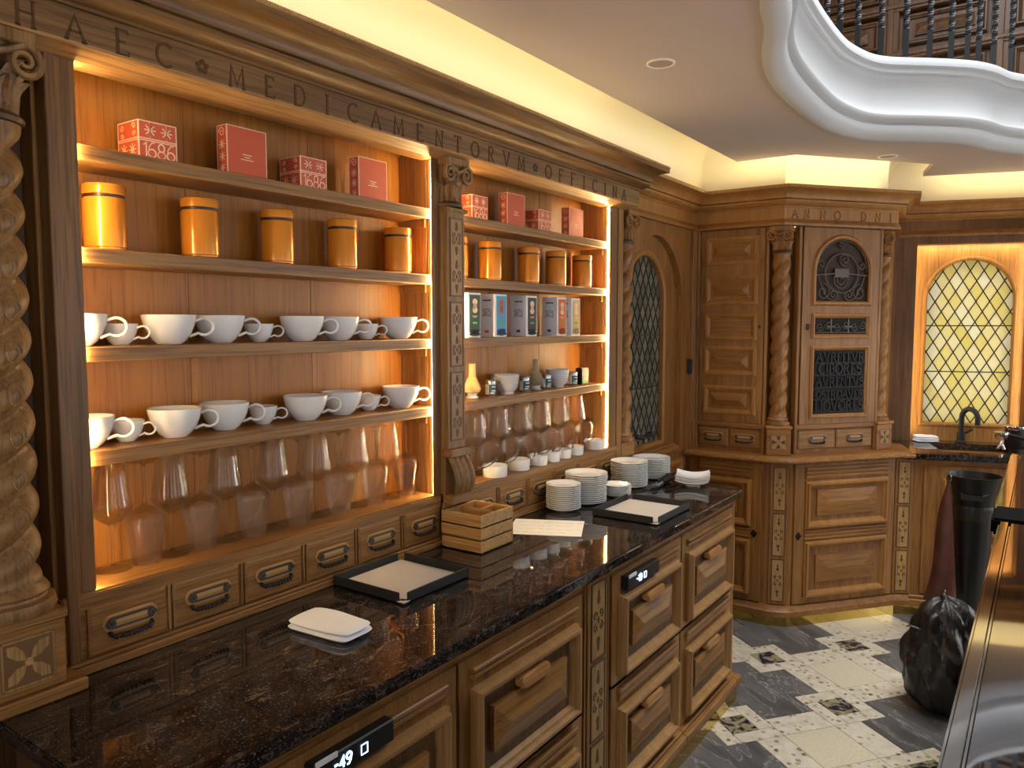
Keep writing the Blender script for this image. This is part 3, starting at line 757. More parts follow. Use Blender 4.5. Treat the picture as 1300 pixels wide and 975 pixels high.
# wall in front of the niche
wr = structure('wall_back', 'dark oak wall framing the lit window niche', WIN, (0, 0, 0))
part(wr, 'wall_panel', 'oak_brown', lambda mb: (mb.box(-0.45, -0.048, -0.07, 0.05, 0.0, 2.30), mb.box(0.545, 2.2, -0.07, 0.05, 0.0, 2.30), mb.box(-0.048, 0.545, -0.07, 0.05, 2.068, 2.30), mb.box(-0.048, 0.545, -0.0, 0.05, 0.0, 0.90)))
def at(fr, u, v, z): return fr.w(u, v, z)
_d = lambda u, v: (u * cos(WIN.a) - v * sin(WIN.a), u * sin(WIN.a) + v * cos(WIN.a))
area('window_backlight', at(WIN, UC2, 0.115, 1.48), _d(0, -1) + (0,), 0.96, 0.44, 2.1, (1.0, 0.93, 0.80))
area('niche_led', at(WIN, -0.043, -0.045, 1.50), _d(1, 0.35) + (0,), 1.1, 0.02, 0.8, NICHE)
area('niche_led', at(WIN, 0.540, -0.045, 1.50), _d(-1, 0.35) + (0,), 1.1, 0.02, 0.8, NICHE)
area('niche_led', at(WIN, 0.25, -0.045, 2.062), _d(0, 0.35) + (-1,), 0.55, 0.02, 0.7, NICHE, _d(1, 0) + (0,))

# ---- gallery above the opening
gal = structure('wall_gallery', 'dark panelled oak wall of the gallery above the opening')
part(gal, 'gallery_wall', 'oak_deep', lambda mb: (mb.box(-0.2, -0.1, -2.5, 5.9, 2.78, 4.6), mb.box(-0.2, 4.5, 5.75, 5.9, 2.78, 4.6)))
part(gal, 'gallery_floor', 'oak_deep', lambda mb: [mb.F(*[mb.P((v.x, v.y, 2.775)) for v in (allp[a], allp[b], allp[c])]) for a, b, c in tris if a >= 0])
part(gal, 'gallery_ceiling', 'oak_deep', lambda mb: (mb.box(-0.2, 4.6, -2.6, 5.9, 4.66, 4.76)))
part(gal, 'gallery_outer_wall', 'oak_deep', lambda mb: (mb.box(4.5, 4.6, -2.6, 5.9, 2.45, 4.66), mb.box(-0.2, 4.5, -2.6, -2.5, 2.45, 4.66)))
GF = Fr(0.0, 5.75, 0)
for k in range(6):
    u0 = 0.0 + k * 0.62
    part(gal, 'gallery_stile', 'gallery_wood_dim', lambda mb: (mb.box(u0 - 0.05, u0 + 0.05, 5.70, 5.76, 2.78, 4.55), mb.box(u0 - 0.02, u0 + 0.02, 5.685, 5.70, 2.78, 4.55)), bev=0.004)
    for z0, z1 in ((2.98, 3.30), (3.42, 3.62), (3.72, 4.40)):
        def f(mb):
            mb.mx = Matrix.Translation((0, 5.75, 0)); moulding_frame(mb, u0 + 0.07, u0 + 0.55, z0, z1, 0, 0.035, 0.03); raised_panel(mb, u0 + 0.14, u0 + 0.48, z0 + 0.06, z1 - 0.06, 0, 0.04, 0.015)
        part(gal, 'gallery_panel', 'gallery_wood_dim', f)
for z in (2.86, 3.36, 3.67):
    part(gal, 'gallery_rail', 'gallery_wood_dim', lambda mb: (mb.box(0, 4.4, 5.69, 5.76, z - 0.03, z + 0.03), mb.box(0, 4.4, 5.675, 5.70, z - 0.012, z + 0.012)), bev=0.004)
# side wall of the gallery, seen at the left of the opening
for k in range(7):
    y0 = 2.2 + k * 0.55
    part(gal, 'gallery_stile', 'gallery_wood_dim', lambda mb: (mb.box(-0.11, -0.05, y0 - 0.05, y0 + 0.05, 2.78, 4.55),), bev=0.004)
    for z0, z1 in ((2.95, 3.5), (3.6, 4.4)):
        def f(mb):
            mb.mx = Matrix.Rotation(pi / 2, 4, 'Z') @ Matrix.Translation((0, 0.10, 0)); moulding_frame(mb, y0 + 0.07, y0 + 0.48, z0, z1, 0, 0.035, 0.03); raised_panel(mb, y0 + 0.13, y0 + 0.42, z0 + 0.06, z1 - 0.06, 0, 0.04, 0.015)
        part(gal, 'gallery_panel', 'gallery_wood_dim', f)

# balustrade standing on the opening's rim
bal = thing('gallery_balustrade', 'black twisted iron balustrade standing on the rim of the opening', 'balustrade', WORLD, (0.8, 3.8, 2.78))
def along(path, step, off):
    out = []; acc = 0.0; n = len(path)
    for i in range(n):
        a, b = Vector(path[i]), Vector(path[(i + 1) % n]); l = (b - a).length; d = (b - a) / l
        while acc < l:
            p = a + d * acc; out.append((p.x - d.y * off, p.y + d.x * off)); acc += step
        acc -= l
    return out
bars_ = [p for p in along(ring, 0.118, 0.03) if p[1] > 2.0 and p[0] < 2.4]
bmesh_b = MB()
bmesh_b.box(-0.011, 0.011, -0.011, 0.011, 0.0, 0.17)
rows = []
for i in range(64):
    z = 0.17 + i * 0.011; a0 = i * 0.42
    rows.append([bmesh_b.P((0.0135 * cos(a0 + k * pi / 2), 0.0135 * sin(a0 + k * pi / 2), z)) for k in range(4)])
for p, q in zip(rows, rows[1:]):
    for k in range(4): bmesh_b.F(p[k], p[(k + 1) % 4], q[(k + 1) % 4], q[k])
bar_me = bmesh_b.mesh('baluster'); bar_me.materials.append(M['enamel_iron'])
for p in bars_:
    o = link('baluster', bar_me, None, bal); o.location = Vector((p[0], p[1], 2.778)) - bal.location
part(bal, 'handrail', 'enamel_iron', lambda mb: mb.tube([(p[0], p[1], 3.66) for p in bars_], 0.022, 8))

# ================================================================== shelving on the left wall (u = world y, v = -world x)
SZ = [1.953, 1.752, 1.554, 1.342]          # tops of the four shelves
BB = 1.062                                  # top of the bottom board
VB = 0.145                                  # back of the bays

# small apothecary drawer: built once, then shared
def drawer_meshes(w):
    d = {}
    def fr_(mb): mb.rings([(0, w, 0, .104, .03), (0, w, 0, .104, -.004), (.006, w - .006, .006, .098, -.009), (.012, w - .012, .012, .092, -.009)]);
    d['front'] = mk(fr_, 'drawer_front', 'oak_x')
    def holder(mb): stadium(mb, w / 2, .060, .118, .037, -.0135, -.008)
    d['holder'] = mk(holder, 'label_holder', 'oak_pale', bev=0.0020, seg=2)
    def ironw(mb):
        stadium(mb, w / 2, .060, .106, .026, -.0150, -.012)
        for s in (-1, 1):
            for k in range(4):
                a = k * pi / 2; cx, cz = w / 2 + s * .044 + .0065 * cos(a), .060 + .0065 * sin(a)
                mb.fprism([(cx + .0050 * cos(t * pi / 3), cz + .0050 * sin(t * pi / 3)) for t in range(6)], -.0175, -.012)
    d['iron'] = mk(ironw, 'iron_fitting', 'iron_soft')
    def lab(mb): mb.box(w / 2 - .034, w / 2 + .034, -.0165, -.012, .0535, .0665)
    d['lab'] = mk(lab, 'label_card', 'oak_pale')
    def bail(mb):
        pts = [(w / 2 - .044, -.010, .043), (w / 2 - .044, -.018, .037)] + [(w / 2 - .040 + .080 * i / 18, -.022, .034 - .003 * sin(pi * i / 18)) for i in range(19)] + [(w / 2 + .044, -.018, .037), (w / 2 + .044, -.010, .043)]
        r = [.004, .0045] + [.0062 if i % 2 else .0034 for i in range(19)] + [.0045, .004]
        mb.tube(pts, r, 6)
    d['bail'] = mk(bail, 'twisted_pull', 'iron', 50)
    return d
def put_drawer(par, dm, u, z, v=0.0):
    b = BASE[par.name]
    o = link('drawer', dm['front'], None, par); o.location = (u - b[0], v - b[1], z - b[2])
    for nm, key in (('label_holder', 'holder'), ('iron_fitting', 'iron'), ('label_card', 'lab'), ('twisted_pull', 'bail')):
        c = link(nm, dm[key], None, o)
DM = drawer_meshes(0.168)

def shelf_nose(mb, u0, u1, zt, v0, v1, th=0.030):
    mb.prism([(u0, v1), (u0, v0 + .004), (u0 + .004, v0), (u1 - .004, v0), (u1, v0 + .004), (u1, v1)][::-1], zt - th, zt)

def bay(label, u0, u1, posts, drawers, du0, du1, ul=None):
    ul = ul or u0
    t = thing('shelf_bay', label, 'shelving', WALL, ((u0 + u1) / 2, 0, 0.9))
    for s, name in ((0, 'side_panel'), (1, 'side_panel')):
        a = (ul - 0.02, ul) if s == 0 else (u1, u1 + 0.02)
        def f(mb):
            mb.box(a[0], a[1], 0.0305, VB + .012, BB, 2.126)
            for zt in SZ:
                c = (ul - .001, ul + .006) if s == 0 else (u1 - .006, u1 + .001)
                mb.box(c[0], c[1], 0.034, VB, zt - .055, zt - .030)
        part(t, name, 'oak_z', f, bev=0.0015)
    n = 6; w = (u1 - ul + .02) / n
    for k in range(n):
        part(t, 'back_board', 'oak_back', lambda mb: mb.box(ul - .01 + k * w + .0006, ul - .01 + (k + 1) * w - .0006, VB + .0008 * (k % 2), VB + .014, BB - .03, 2.15))
    part(t, 'top_board', 'oak_x', lambda mb: mb.box(ul - .02, u1 + .02, 0.03, VB + .01, 2.140, 2.155))
    for zt in SZ:
        part(t, 'shelf', 'oak_x', lambda mb: (shelf_nose(mb, u0 + .001, u1 - .001, zt, 0.012, VB + .005) if ul == u0 else mb.prism([(u0 + .001, .012), (u1 - .001, .012), (u1 - .001, VB + .005), (ul + .001, VB + .005), (ul + .001, .032), (u0 + .001, .032)], zt - .030, zt)), bev=0.002)
    part(t, 'bottom_board', 'oak_x', lambda mb: (mb.box(du0 - .01, du1 + .01, -0.006, VB + .012, BB - .026, BB),), bev=0.004, seg=2)
    part(t, 'drawer_rail', 'oak_x', lambda mb: (mb.box(du0 - .01, du1 + .01, 0.004, 0.03, 0.925, BB - .026), mb.box(du0 - .01, du1 + .01, -0.004, 0.03, BB - .034, BB - .026)), bev=0.001)
    part(t, 'base_rail', 'oak_x', lambda mb: (mb.box(du0 - .01, du1 + .01, -0.020, 0.03, 0.9005, 0.918), mb.box(du0 - .01, du1 + .01, -0.014, 0.03, 0.918, 0.926)), bev=0.002)
    for a, b in posts:
        part(t, 'face_post', 'oak_post', lambda mb: (mb.box(a, b, -0.002, 0.03, BB, 2.106),), bev=0.002)
    for a, b, c, d in ((u0 + .0003, u0 + .0028, .0065, .0115), (u1 - .0035, u1 - .0005, .0045, .0105)):
        part(t, 'led_strip', 'led_warm', lambda mb: mb.box(a, b, c, d, BB + .002, 2.100))
    for u in drawers: put_drawer(t, DM, u, 0.927, 0.0)
    for u in drawers[1:]:
        part(t, 'drawer_divider', 'oak_z', lambda mb: (mb.box(u - .016, u - .002, -0.002, 0.02, 0.927, 1.032), mb.box(u - .012, u - .006, -0.006, 0.0, 0.930, 1.030)), bev=0.001)
    return t
b1 = bay('near shelf bay with two rows of white cups and carved twisted column', 0.760, 1.816, [(0.722, 0.760), (1.816, 1.838)], [0.738, 0.921, 1.106, 1.292, 1.476, 1.662], 0.70, 1.826, 0.712)
b2 = bay('far shelf bay with tea cartons and matcha bowls beyond the inlaid pilaster', 1.950, 2.970, [(1.930, 1.950), (2.970, 3.030)], [1.960, 2.146, 2.332, 2.518, 2.704, 2.862], 1.93, 3.05)
part(b1, 'light_lip', 'oak_post', lambda mb: mb.box(1.803, 1.816, -.002, .003, BB, 2.106), bev=0.001)
# outer stile and column niche at the near end
part(b1, 'corner_stile', 'oak_post', lambda mb: (mb.box(0.700, 0.722, -0.010, 0.030, 0.925, 2.112),), bev=0.002)
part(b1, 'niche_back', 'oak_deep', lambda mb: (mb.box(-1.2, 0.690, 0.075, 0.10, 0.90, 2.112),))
def capital(par, cu, cv, z0, z1, r, mat):
    """composite capital: bell, acanthus leaves, volutes and abacus"""
    h = z1 - z0
    c = part(par, 'capital', 'oak_deep', lambda mb: (mb.lathe([(r * .80, z0), (r * 1.08, z0 + .002), (r * 1.12, z0 + h * .06), (r * 1.0, z0 + h * .11), (r * .86, z0 + h * .14), (r * .80, z0 + h * .3), (r * .84, z0 + h * .55), (r * .98, z0 + h * .75), (r * 1.0, z0 + h * .86)], 20, (cu, cv, 0), cap0=True, cap1=True)), 40)  # bell in deep oak: shade between the leaves and patina put into its colour
    part(c, 'abacus', mat, lambda mb: (mb.box(cu - r * 1.12, cu + r * 1.12, cv - r * 1.12, cv + r * 1.12, z1 - h * .16, z1)), bev=0.003)
    for k in range(16):
        lowrow = k % 2 == 0
        a = 2 * pi * k / 16 + pi / 16
        def leaf(mb):
            mb.mx = Matrix.Translation((cu, cv, z0 + h * .12)) @ Matrix.Rotation(a, 4, 'Z')
            hh = h * (.40 if lowrow else .62); wd = r * (.44 if lowrow else .36); n = 9; prev = None; prevb = None
            for i in range(n + 1):
                t_ = i / n
                out = r * (.88 + .10 * t_ + .34 * max(0.0, t_ - .6) / .4 * (1.0 if lowrow else 1.15))
                z = hh * (t_ if t_ < .82 else .82 + .10 * sin((t_ - .82) / .18 * pi * .5) - .55 * max(0, t_ - .93))
                wv = wd * (.62 + .38 * sin(pi * t_)) * (1 - max(0, t_ - .70) / .30 * .75) * (1.0 + .16 * cos(t_ * 5 * 2 * pi))
                cur = [mb.P((out - r * .10, -wv, z)), mb.P((out + r * .05, -wv * .5, z)), mb.P((out - r * .02, -wv * .22, z)), mb.P((out + r * .10, 0, z)), mb.P((out - r * .02, wv * .22, z)), mb.P((out + r * .05, wv * .5, z)), mb.P((out - r * .10, wv, z))]
                if prev:
                    for q in range(6): mb.F(prev[q], prev[q + 1], cur[q + 1], cur[q])
                prev = cur
        part(c, 'acanthus_leaf', mat, leaf, recalc=False)
    for sx in (-1, 1):
        for sy in (-1,):
            def vol(mb):
                mb.tube([(p[0], p[1], p[2]) for p in spiral(cu + sx * r * .82, z1 - h * .34, h * .19, 1.7, pi / 2, cv + sy * r * 1.02, hand=-sx)], [h * .055 * (1 - .5 * i / 26) for i in range(27)], 6)
                mb.tube([(cu + sx * r * .82, cv + sy * r * 1.02, z1 - h * .16), (cu + sx * r * .4, cv + sy * r * 1.04, z1 - h * .25), (cu, cv + sy * r * 1.02, z1 - h * .30)], h * .045, 6)
            part(c, 'volute', mat, vol, 60)
    return c
def barley_column(par, cu, cv, z0, z1, r, mat, cap_h=0.13, pitch=0.2, hand=1, rosettes=False):
    zb = z0 + r * 0.9
    part(par, 'column_base', mat, lambda mb: mb.lathe([(0, z0), (r * 1.30, z0), (r * 1.36, z0 + r * .14), (r * 1.30, z0 + r * .38), (r * 1.12, z0 + r * .44), (r * 1.10, z0 + r * .52), (r * 1.18, z0 + r * .62), (r * 1.08, z0 + r * .80), (r * .98, zb)], 28, (cu, cv, 0), cap1=True), 40)
    sh = part(par, 'twisted_shaft', mat, lambda mb: twisted(mb, (cu, cv), r, zb, z1 - cap_h, 2, pitch, hand=hand), 60)
    if rosettes:
        n = int((z1 - cap_h - zb - .05) / (pitch / 2))
        for k in range(n):
            a = 4.9
            z = zb + (a / (2 * pi)) * pitch % (pitch / 2) + k * pitch / 2
            def ros(mb):
                pts = []
                for i in range(25):
                    t_ = i / 24; ang = 2 * pi * 1.4 * t_; q = 0.022 * (1 - .7 * t_)
                    aa = a + q * cos(ang) / r * .8; zz = z + q * 1.25 * sin(ang); ph = aa - hand * 2 * pi * (zz - zb) / pitch; rr = r * (1 - .40 * (1 - abs(cos(ph)) ** .7)) + .0004
                    pts.append((cu + rr * cos(aa), cv + rr * sin(aa), zz))
                mb.tube(pts, .0016, 5)
            part(sh, 'carved_scroll', mat, ros, 60)
    capital(par, cu, cv, z1 - cap_h, z1, r, mat)
barley_column(b1, 0.592, -0.005, 1.070, 2.112, 0.062, 'oak_carved', 0.16, 0.152, hand=1, rosettes=True)
def inlay_star(par, u, z, s, v, name='inlay_star', flower=False):
    o = part(par, name, 'inlay_mid' if flower else 'inlay_light', lambda mb: mb.rings([(u - s, u + s, z - s, z + s, v + .001), (u - s, u + s, z - s, z + s, v - .0012)]))
    def st(mb):
        for k in range(4):
            a = k * pi / 2
            if flower: a += pi / 4
            R = lambda x, y: (u + x * cos(a) - y * sin(a), z + x * sin(a) + y * cos(a))
            if flower: mb.fprism([R(.10 * s, 0), R(.45 * s, -.20 * s), R(.85 * s, -.22 * s), R(1.10 * s, 0), R(.85 * s, .22 * s), R(.45 * s, .20 * s)], v - .0024, v)
            else: mb.fprism([R(.15 * s, 0), R(.78 * s, -.30 * s), R(.78 * s, .30 * s)], v - .0024, v)
        q = .90 * s
        for a, b, c, d in ((-q, q, q, s * .97), (-q, q, -s * .97, -q), (-s * .97, -q, -q, q), (q, s * .97, -q, q)): mb.box(u + a, u + b, v - .0022, v, z + c, z + d)
    part(o, 'inlay_motif', 'inlay_light' if flower else 'inlay_dark', st)
    part(o, 'inlay_boss', 'oak_pale', lambda mb: mb.fprism([(u + .16 * s * cos(i * pi / 6), z + .16 * s * sin(i * pi / 6)) for i in range(12)], v - .004, v))
pb = part(b1, 'column_pedestal', 'oak_x', lambda mb: (mb.box(0.535, 0.666, -0.070, 0.08, 0.926, 1.052), mb.box(0.53, 0.670, -0.075, 0.08, 1.052, 1.070), mb.box(0.52, 0.70, -0.080, 0.08, 0.9005, 0.926)), bev=0.003)
inlay_star(b1, 0.600, 0.990, 0.046, -0.0705, flower=True)
# slim column at the far end, half hidden by the post
part(b2, 'column_pedestal', 'oak_x', lambda mb: (mb.box(3.10, 3.235, -0.0, 0.07, 0.90, 1.06),), bev=0.003)
barley_column(b2, 3.185, 0.045, 1.06, 2.112, 0.046, 'oak_tower_z', 0.15, 0.19, hand=1)
part(b2, 'end_stile', 'oak_z', lambda mb: (mb.box(3.03, 3.105, 0.004, 0.07, 0.90, 2.112), mb.box(3.045, 3.065, -0.002, 0.004, 0.925, 2.112)), bev=0.002)
# inlaid pilaster between the bays
PU0, PU1, PUC = 1.842, 1.928, 1.885
pil = part(b2, 'pilaster', 'oak_carved', lambda mb: (mb.box(1.8385, 1.929, -0.012, 0.14, 0.926, 2.112), mb.box(PU0, PU1, -0.030, -0.010, 1.205, 1.960)), bev=0.002)
part(pil, 'pilaster_foot', 'oak_x', lambda mb: mb.box(1.8385, 1.940, -0.050, 0.03, 1.030, 1.062), bev=0.003)
part(pil, 'pilaster_base', 'oak_x', lambda mb: mb.box(1.8385, 1.946, -0.022, 0.03, 0.9005, 0.926), bev=0.003)
part(pil, 'neck_moulding', 'oak_carved', lambda mb: mb.rings([(PU0 - .004, PU1 + .004, 1.945, 1.962, -0.01), (PU0 - .006, PU1 + .006, 1.947, 1.960, -0.036), (PU0 - .002, PU1 + .002, 1.951, 1.956, -0.042)]))
def console(mb):
    n = 22; prof = []
    for i in range(n + 1):
        t_ = i / n; prof.append((1.062 + 0.118 * t_, -0.022 - 0.042 * sin(pi * (0.10 + 0.62 * (1 - t_))) ** 1.3))
    for lobe in range(4):
        a = PU0 - .004 + lobe * .0235; prev = None
        for z, v in prof:
            w_ = 1.0 + 0.10 * sin(pi * (z - 1.062) / .118)
            row = []
            for k in range(7):
                q = k / 6; uu = PUC + (a + .0235 * q - PUC) * w_; row.append(mb.P((uu, v - .007 * sin(pi * q), z)))
            if prev:
                for k in range(6): mb.F(prev[k], prev[k + 1], row[k + 1], row[k])
            prev = row
    mb.box(PU0 - .006, PU1 + .006, -0.022, 0.0, 1.062, 1.18)
part(pil, 'fluted_console', 'oak_carved', console, 45)
part(pil, 'console_cap', 'oak_carved', lambda mb: mb.box(PU0 - .006, PU1 + .006, -0.046, 0.0, 1.180, 1.205), bev=0.003)
def scroll_inlay(par, u0, u1, z0, z1, v, mat='inlay_light', motifs=1, ink='inlay_dark'):
    o = part(par, 'inlay_panel', mat, lambda mb: mb.rings([(u0, u1, z0, z1, v + .001), (u0, u1, z0, z1, v - .0015)]))
    def st(mb):
        e = .0045
        for a, b, c, d in ((u0 - e, u1 + e, z1, z1 + e), (u0 - e, u1 + e, z0 - e, z0), (u0 - e, u0, z0, z1), (u1, u1 + e, z0, z1)): mb.box(a, b, v - .003, v + .001, c, d)
        uc = (u0 + u1) / 2; w_ = (u1 - u0) / 2; h = z1 - z0
        for k in range(max(1, motifs)):
            zc = z0 + h * (k + .5) / max(1, motifs); hh = h / max(1, motifs) / 2
            for s in (-1, 1):
                for q in (-1, 1):
                    pts = [(p[0], p[2]) for p in spiral(uc + s * w_ * .42, zc + q * hh * .18, w_ * .34, 1.1, -q * pi / 2, 0, 14, hand=s * q)]
                    ribbon(mb, pts, w_ * .13, v - .0027, v, lambda x, zz, y: (x, y, zz))
                    zc2 = zc + q * hh * (.55 if s > 0 else .72)
                    mb.fprism([(uc + w_ * .26 * cos(i * pi / 3) * (1 if s > 0 else .6), zc2 + w_ * .34 * sin(i * pi / 3)) for i in range(6)], v - .0027, v)
            mb.fprism([(uc, zc - w_ * .28), (uc + w_ * .16, zc), (uc, zc + w_ * .28), (uc - w_ * .16, zc)], v - .0027, v)
    part(o, 'inlay_motif', ink, st)
for z0, z1 in ((1.690, 1.925), (1.470, 1.665), (1.235, 1.445)): scroll_inlay(pil, 1.857, 1.913, z0, z1, -0.030, mat='oak_mould', motifs=2, ink='inlay_mid')
cc = capital(b2, PUC, 0.01, 1.962, 2.112, 0.048, 'oak_carved')

# ================================================================== base cabinets and granite worktop
ct = MB(); ct.prism([(0.0, 0.543), (0.530, 0.543), (0.530, 3.194), (0.0, 3.335), (-0.075, 3.335), (-0.075, 3.03), (0.0, 3.03)], 0.868, 0.900)
o = bpy.data.objects.new('granite_worktop', ct.mesh('granite_worktop', bev=0.006, seg=3)); COL.objects.link(o); o.data.materials.append(M['granite'])
tag(o, 'polished black granite worktop running below the shelves', 'worktop')
VF = -0.495                                  # front plane of the base cabinets (world x = 0.495)
def pull(par, uc, zc, w):
    def f(mb):
        stadium(mb, uc, zc, w, .034, VF - .040, VF - .012)
    part(par, 'pull', 'pull_wood', f, bev=0.003, seg=2)
def base_unit(label, u0, u1, fridge=None, edge=False):
    t = thing('base_cabinet', label, 'cabinet', WALL, ((u0 + u1) / 2, VF / 2, 0))
    part(t, 'carcass', 'oak_z', lambda mb: (mb.box(u0, u1, VF, -0.02, 0.100, 0.842),), bev=0.001)
    part(t, 'top_rail', 'oak_x', lambda mb: (mb.box(u0, u1, VF - .006, -0.02, 0.842, 0.868), mb.box(u0, u1, VF - .012, -.02, 0.856, 0.868)), bev=0.002)
    a, b = u0 + .045, u1 - .045
    def front(nm, zs0, zs1, zf0, zf1, zp0, zp1, disp):
        d = part(t, nm, 'oak_z', lambda mb: mb.rings([(u0 + .004, u1 - .004, zf0 - .03, zs1 + .022, VF + .001), (u0 + .004, u1 - .004, zf0 - .03, zs1 + .022, VF - .008), (u0 + .006, u1 - .006, zf0 - .028, zs1 + .020, VF - .010)]))
        if not disp: part(d, 'strip_moulding', 'oak_x', lambda mb: reeds(mb, a, b, zs0, zs1, VF - .010, 2, .014))
        else: part(d, 'strip_moulding', 'oak_x', lambda mb: reeds(mb, disp[1] + .004, b, zs0, zs1, VF - .010, 2, .014))
        part(d, 'panel_moulding', 'oak_mould', lambda mb: moulding_frame(mb, a, b, zf0, zf1, VF - .010, .036, .028))
        part(d, 'panel_field', 'oak_panel', lambda mb: mb.rings([(a + .03, b - .03, zf0 + .03, zf1 - .03, VF - .0095), (a + .03, b - .03, zf0 + .03, zf1 - .03, VF - .0115)]))
        part(d, 'raised_panel', 'oak_x', lambda mb: raised_panel(mb, a + .072, b - .072, zp0, zp1, VF - .0115, .028, .015))
        pull(d, (a + b) / 2, zp1 + .017, .130)
    front('drawer_front', .783, .812, .500, .760, .578, .692, fridge)
    front('drawer_front', .418, .462, .135, .395, .222, .330, None)
    if fridge:
        du0, du1, txt = fridge
        d = part(t, 'control_panel', 'black_plastic', lambda mb: mb.box(du0, du1, VF - .034, VF - .006, 0.772, 0.818), bev=0.003)
        def dg(mb):
            word(mb, txt, (du0 + du1) / 2 - .055, .784, .022, VF - .0355, VF - .0335, .16)
        part(d, 'display_digits', 'led_blue', dg)
        part(d, 'touch_icon', 'led_blue', lambda mb: [mb.box(*q) for q in ((du0 + .115, du0 + .116, VF - .0355, VF - .0335, .784, .804), (du0 + .131, du0 + .132, VF - .0355, VF - .0335, .784, .804), (du0 + .115, du0 + .132, VF - .0355, VF - .0335, .784, .785), (du0 + .115, du0 + .132, VF - .0355, VF - .0335, .803, .804))])
        part(d, 'data_label', 'card_white', lambda mb: mb.box(du0 + .005, du0 + .055, VF - .037, VF - .0335, .812, .822))
    part(t, 'plinth', 'oak_x', lambda mb: (mb.box(u0, u1, VF - .045, -0.02, 0.050, 0.090), mb.box(u0, u1, VF - .028, -.02, 0.090, 0.104)), bev=0.005)
    part(t, 'kick_plate', 'brass', lambda mb: mb.box(u0, u1, VF - .043, VF - .036, 0.0, 0.050))
    part(t, 'support', 'shadow_gap', lambda mb: mb.box(u0, u1, VF - .036, -.02, 0.0, 0.050))
    return t
u_a = base_unit('base cabinet with lit control panel, nearest the picture corner', 0.62, 1.297, (0.862, 1.068, '-49'))
base_unit('oak base cabinet below the grey tray, left of the inlaid post', 1.297, 1.868)
base_unit('base cabinet with lit control panel, right of the inlaid post', 2.042, 2.585, (2.104, 2.338, '-10'))
u_d = base_unit('oak base cabinet at the far end of the worktop', 2.585, 3.140)
part(u_a, 'end_panel', 'oak_deep', lambda mb: mb.box(0.590, 0.62, VF, -.02, 0.0, 0.868), bev=0.003)
part(u_d, 'end_post', 'oak_z', lambda mb: mb.box(3.140, 3.165, VF - .010, -.02, 0.0, 0.868), bev=0.004)
part(u_d, 'plinth_return', 'oak_x', lambda mb: mb.box(3.140, 3.195, VF - .045, -.02, 0.050, 0.090), bev=0.005)
t = thing('cabinet_post', 'inlaid oak post between the two middle base cabinets', 'post', WALL, (1.955, VF / 2, 0))
part(t, 'post_body', 'oak_z', lambda mb: (mb.box(1.868, 2.042, VF, -.02, 0.05, 0.868), mb.box(1.880, 1.888, VF - .008, VF, .10, .85), mb.box(2.024, 2.032, VF - .008, VF, .10, .85), mb.box(1.896, 2.016, VF - .010, VF, .10, .85)), bev=0.001)
for z0, z1 in ((0.612, 0.838), (0.365, 0.592), (0.120, 0.345)): scroll_inlay(t, 1.918, 1.996, z0, z1, VF - .010)
part(t, 'plinth', 'oak_x', lambda mb: (mb.box(1.868, 2.042, VF - .045, VF, 0.050, 0.090), mb.box(1.868, 2.042, VF - .028, VF, 0.090, 0.104)), bev=0.005)
part(t, 'kick_plate', 'brass', lambda mb: mb.box(1.868, 2.042, VF - .043, VF - .036, 0.0, 0.050))

# ================================================================== corner cabinet
CB = (0.42, 4.3, 0.0)
cab = thing('corner_cabinet', 'carved oak apothecary corner cabinet with twisted columns and iron grilles', 'cabinet', WORLD, CB)
TL = Fr(0.0, 4.13, 0.0)        # left face, upper body
TF = Fr(0.37, 4.102, 51.0)     # diagonal front, upper body
TC = Fr(0.375, 4.05, 21.5)     # corner strip of the lower body
TR = Fr(0.909, 4.61, 30.0)
def tpart(fr, name, mat, fn, smooth=None, bev=0.0, seg=1, par=None):
    mb = MB(); fn(mb); o = link(name, mb.mesh(name, smooth, bev, seg), mat, cab)
    o.location = Vector(fr.w(0, 0, 0)) - Vector(CB); o.rotation_euler = (0, 0, fr.a); BASE[o.name] = (0, 0, 0); return o
def w2(fr, u, v): p = fr.w(u, v); return (p[0], p[1])
low = [(-0.07, 4.05), (0.375, 4.05), w2(TF, 0.195 - 0.075, -0.10), w2(TF, 0.78, -0.10), (0.980, 4.655), (0.885, 4.93), (0.4, 4.8), (-0.07, 4.5)]
low[2] = (0.494, 4.097); low[3] = (0.909, 4.61)
up = [(-0.07, 4.13), (0.325, 4.13), (0.333, 4.185), (0.425, 4.255), w2(TF, 0.150, 0), w2(TF, 0.664, 0), w2(TF, 0.668, 0.05), w2(TF, 0.745, 0.09), w2(TF, 0.79, 0.12), (0.80, 5.0), (0.4, 4.8), (-0.07, 4.5)]
part(cab, 'lower_body', 'oak_tower_z', lambda mb: mb.prism(low, 0.05, 0.872))
part(cab, 'upper_body', 'oak_tower_z', lambda mb: mb.prism(up, 0.90, 2.115))
edge = [(-0.07, 4.05), (0.375, 4.05), (0.40, 4.052), (0.445, 4.066), (0.48, 4.085), (0.494, 4.097), (0.909, 4.61), (0.985, 4.655)]
part(cab, 'ledge_board', 'oak_tower_x', lambda mb: mb.prism([(x, y) for x, y in low], .872, .904))
part(cab, 'ledge', 'oak_tower_m', lambda mb: (mb.sweep([(-0.07, 4.05)] + edge[1:], [(-.02, .872), (.018, .872), (.022, .878), (.040, .880), (.040, .897), (.036, .902), (-.02, .904)], caps=False)), 40)
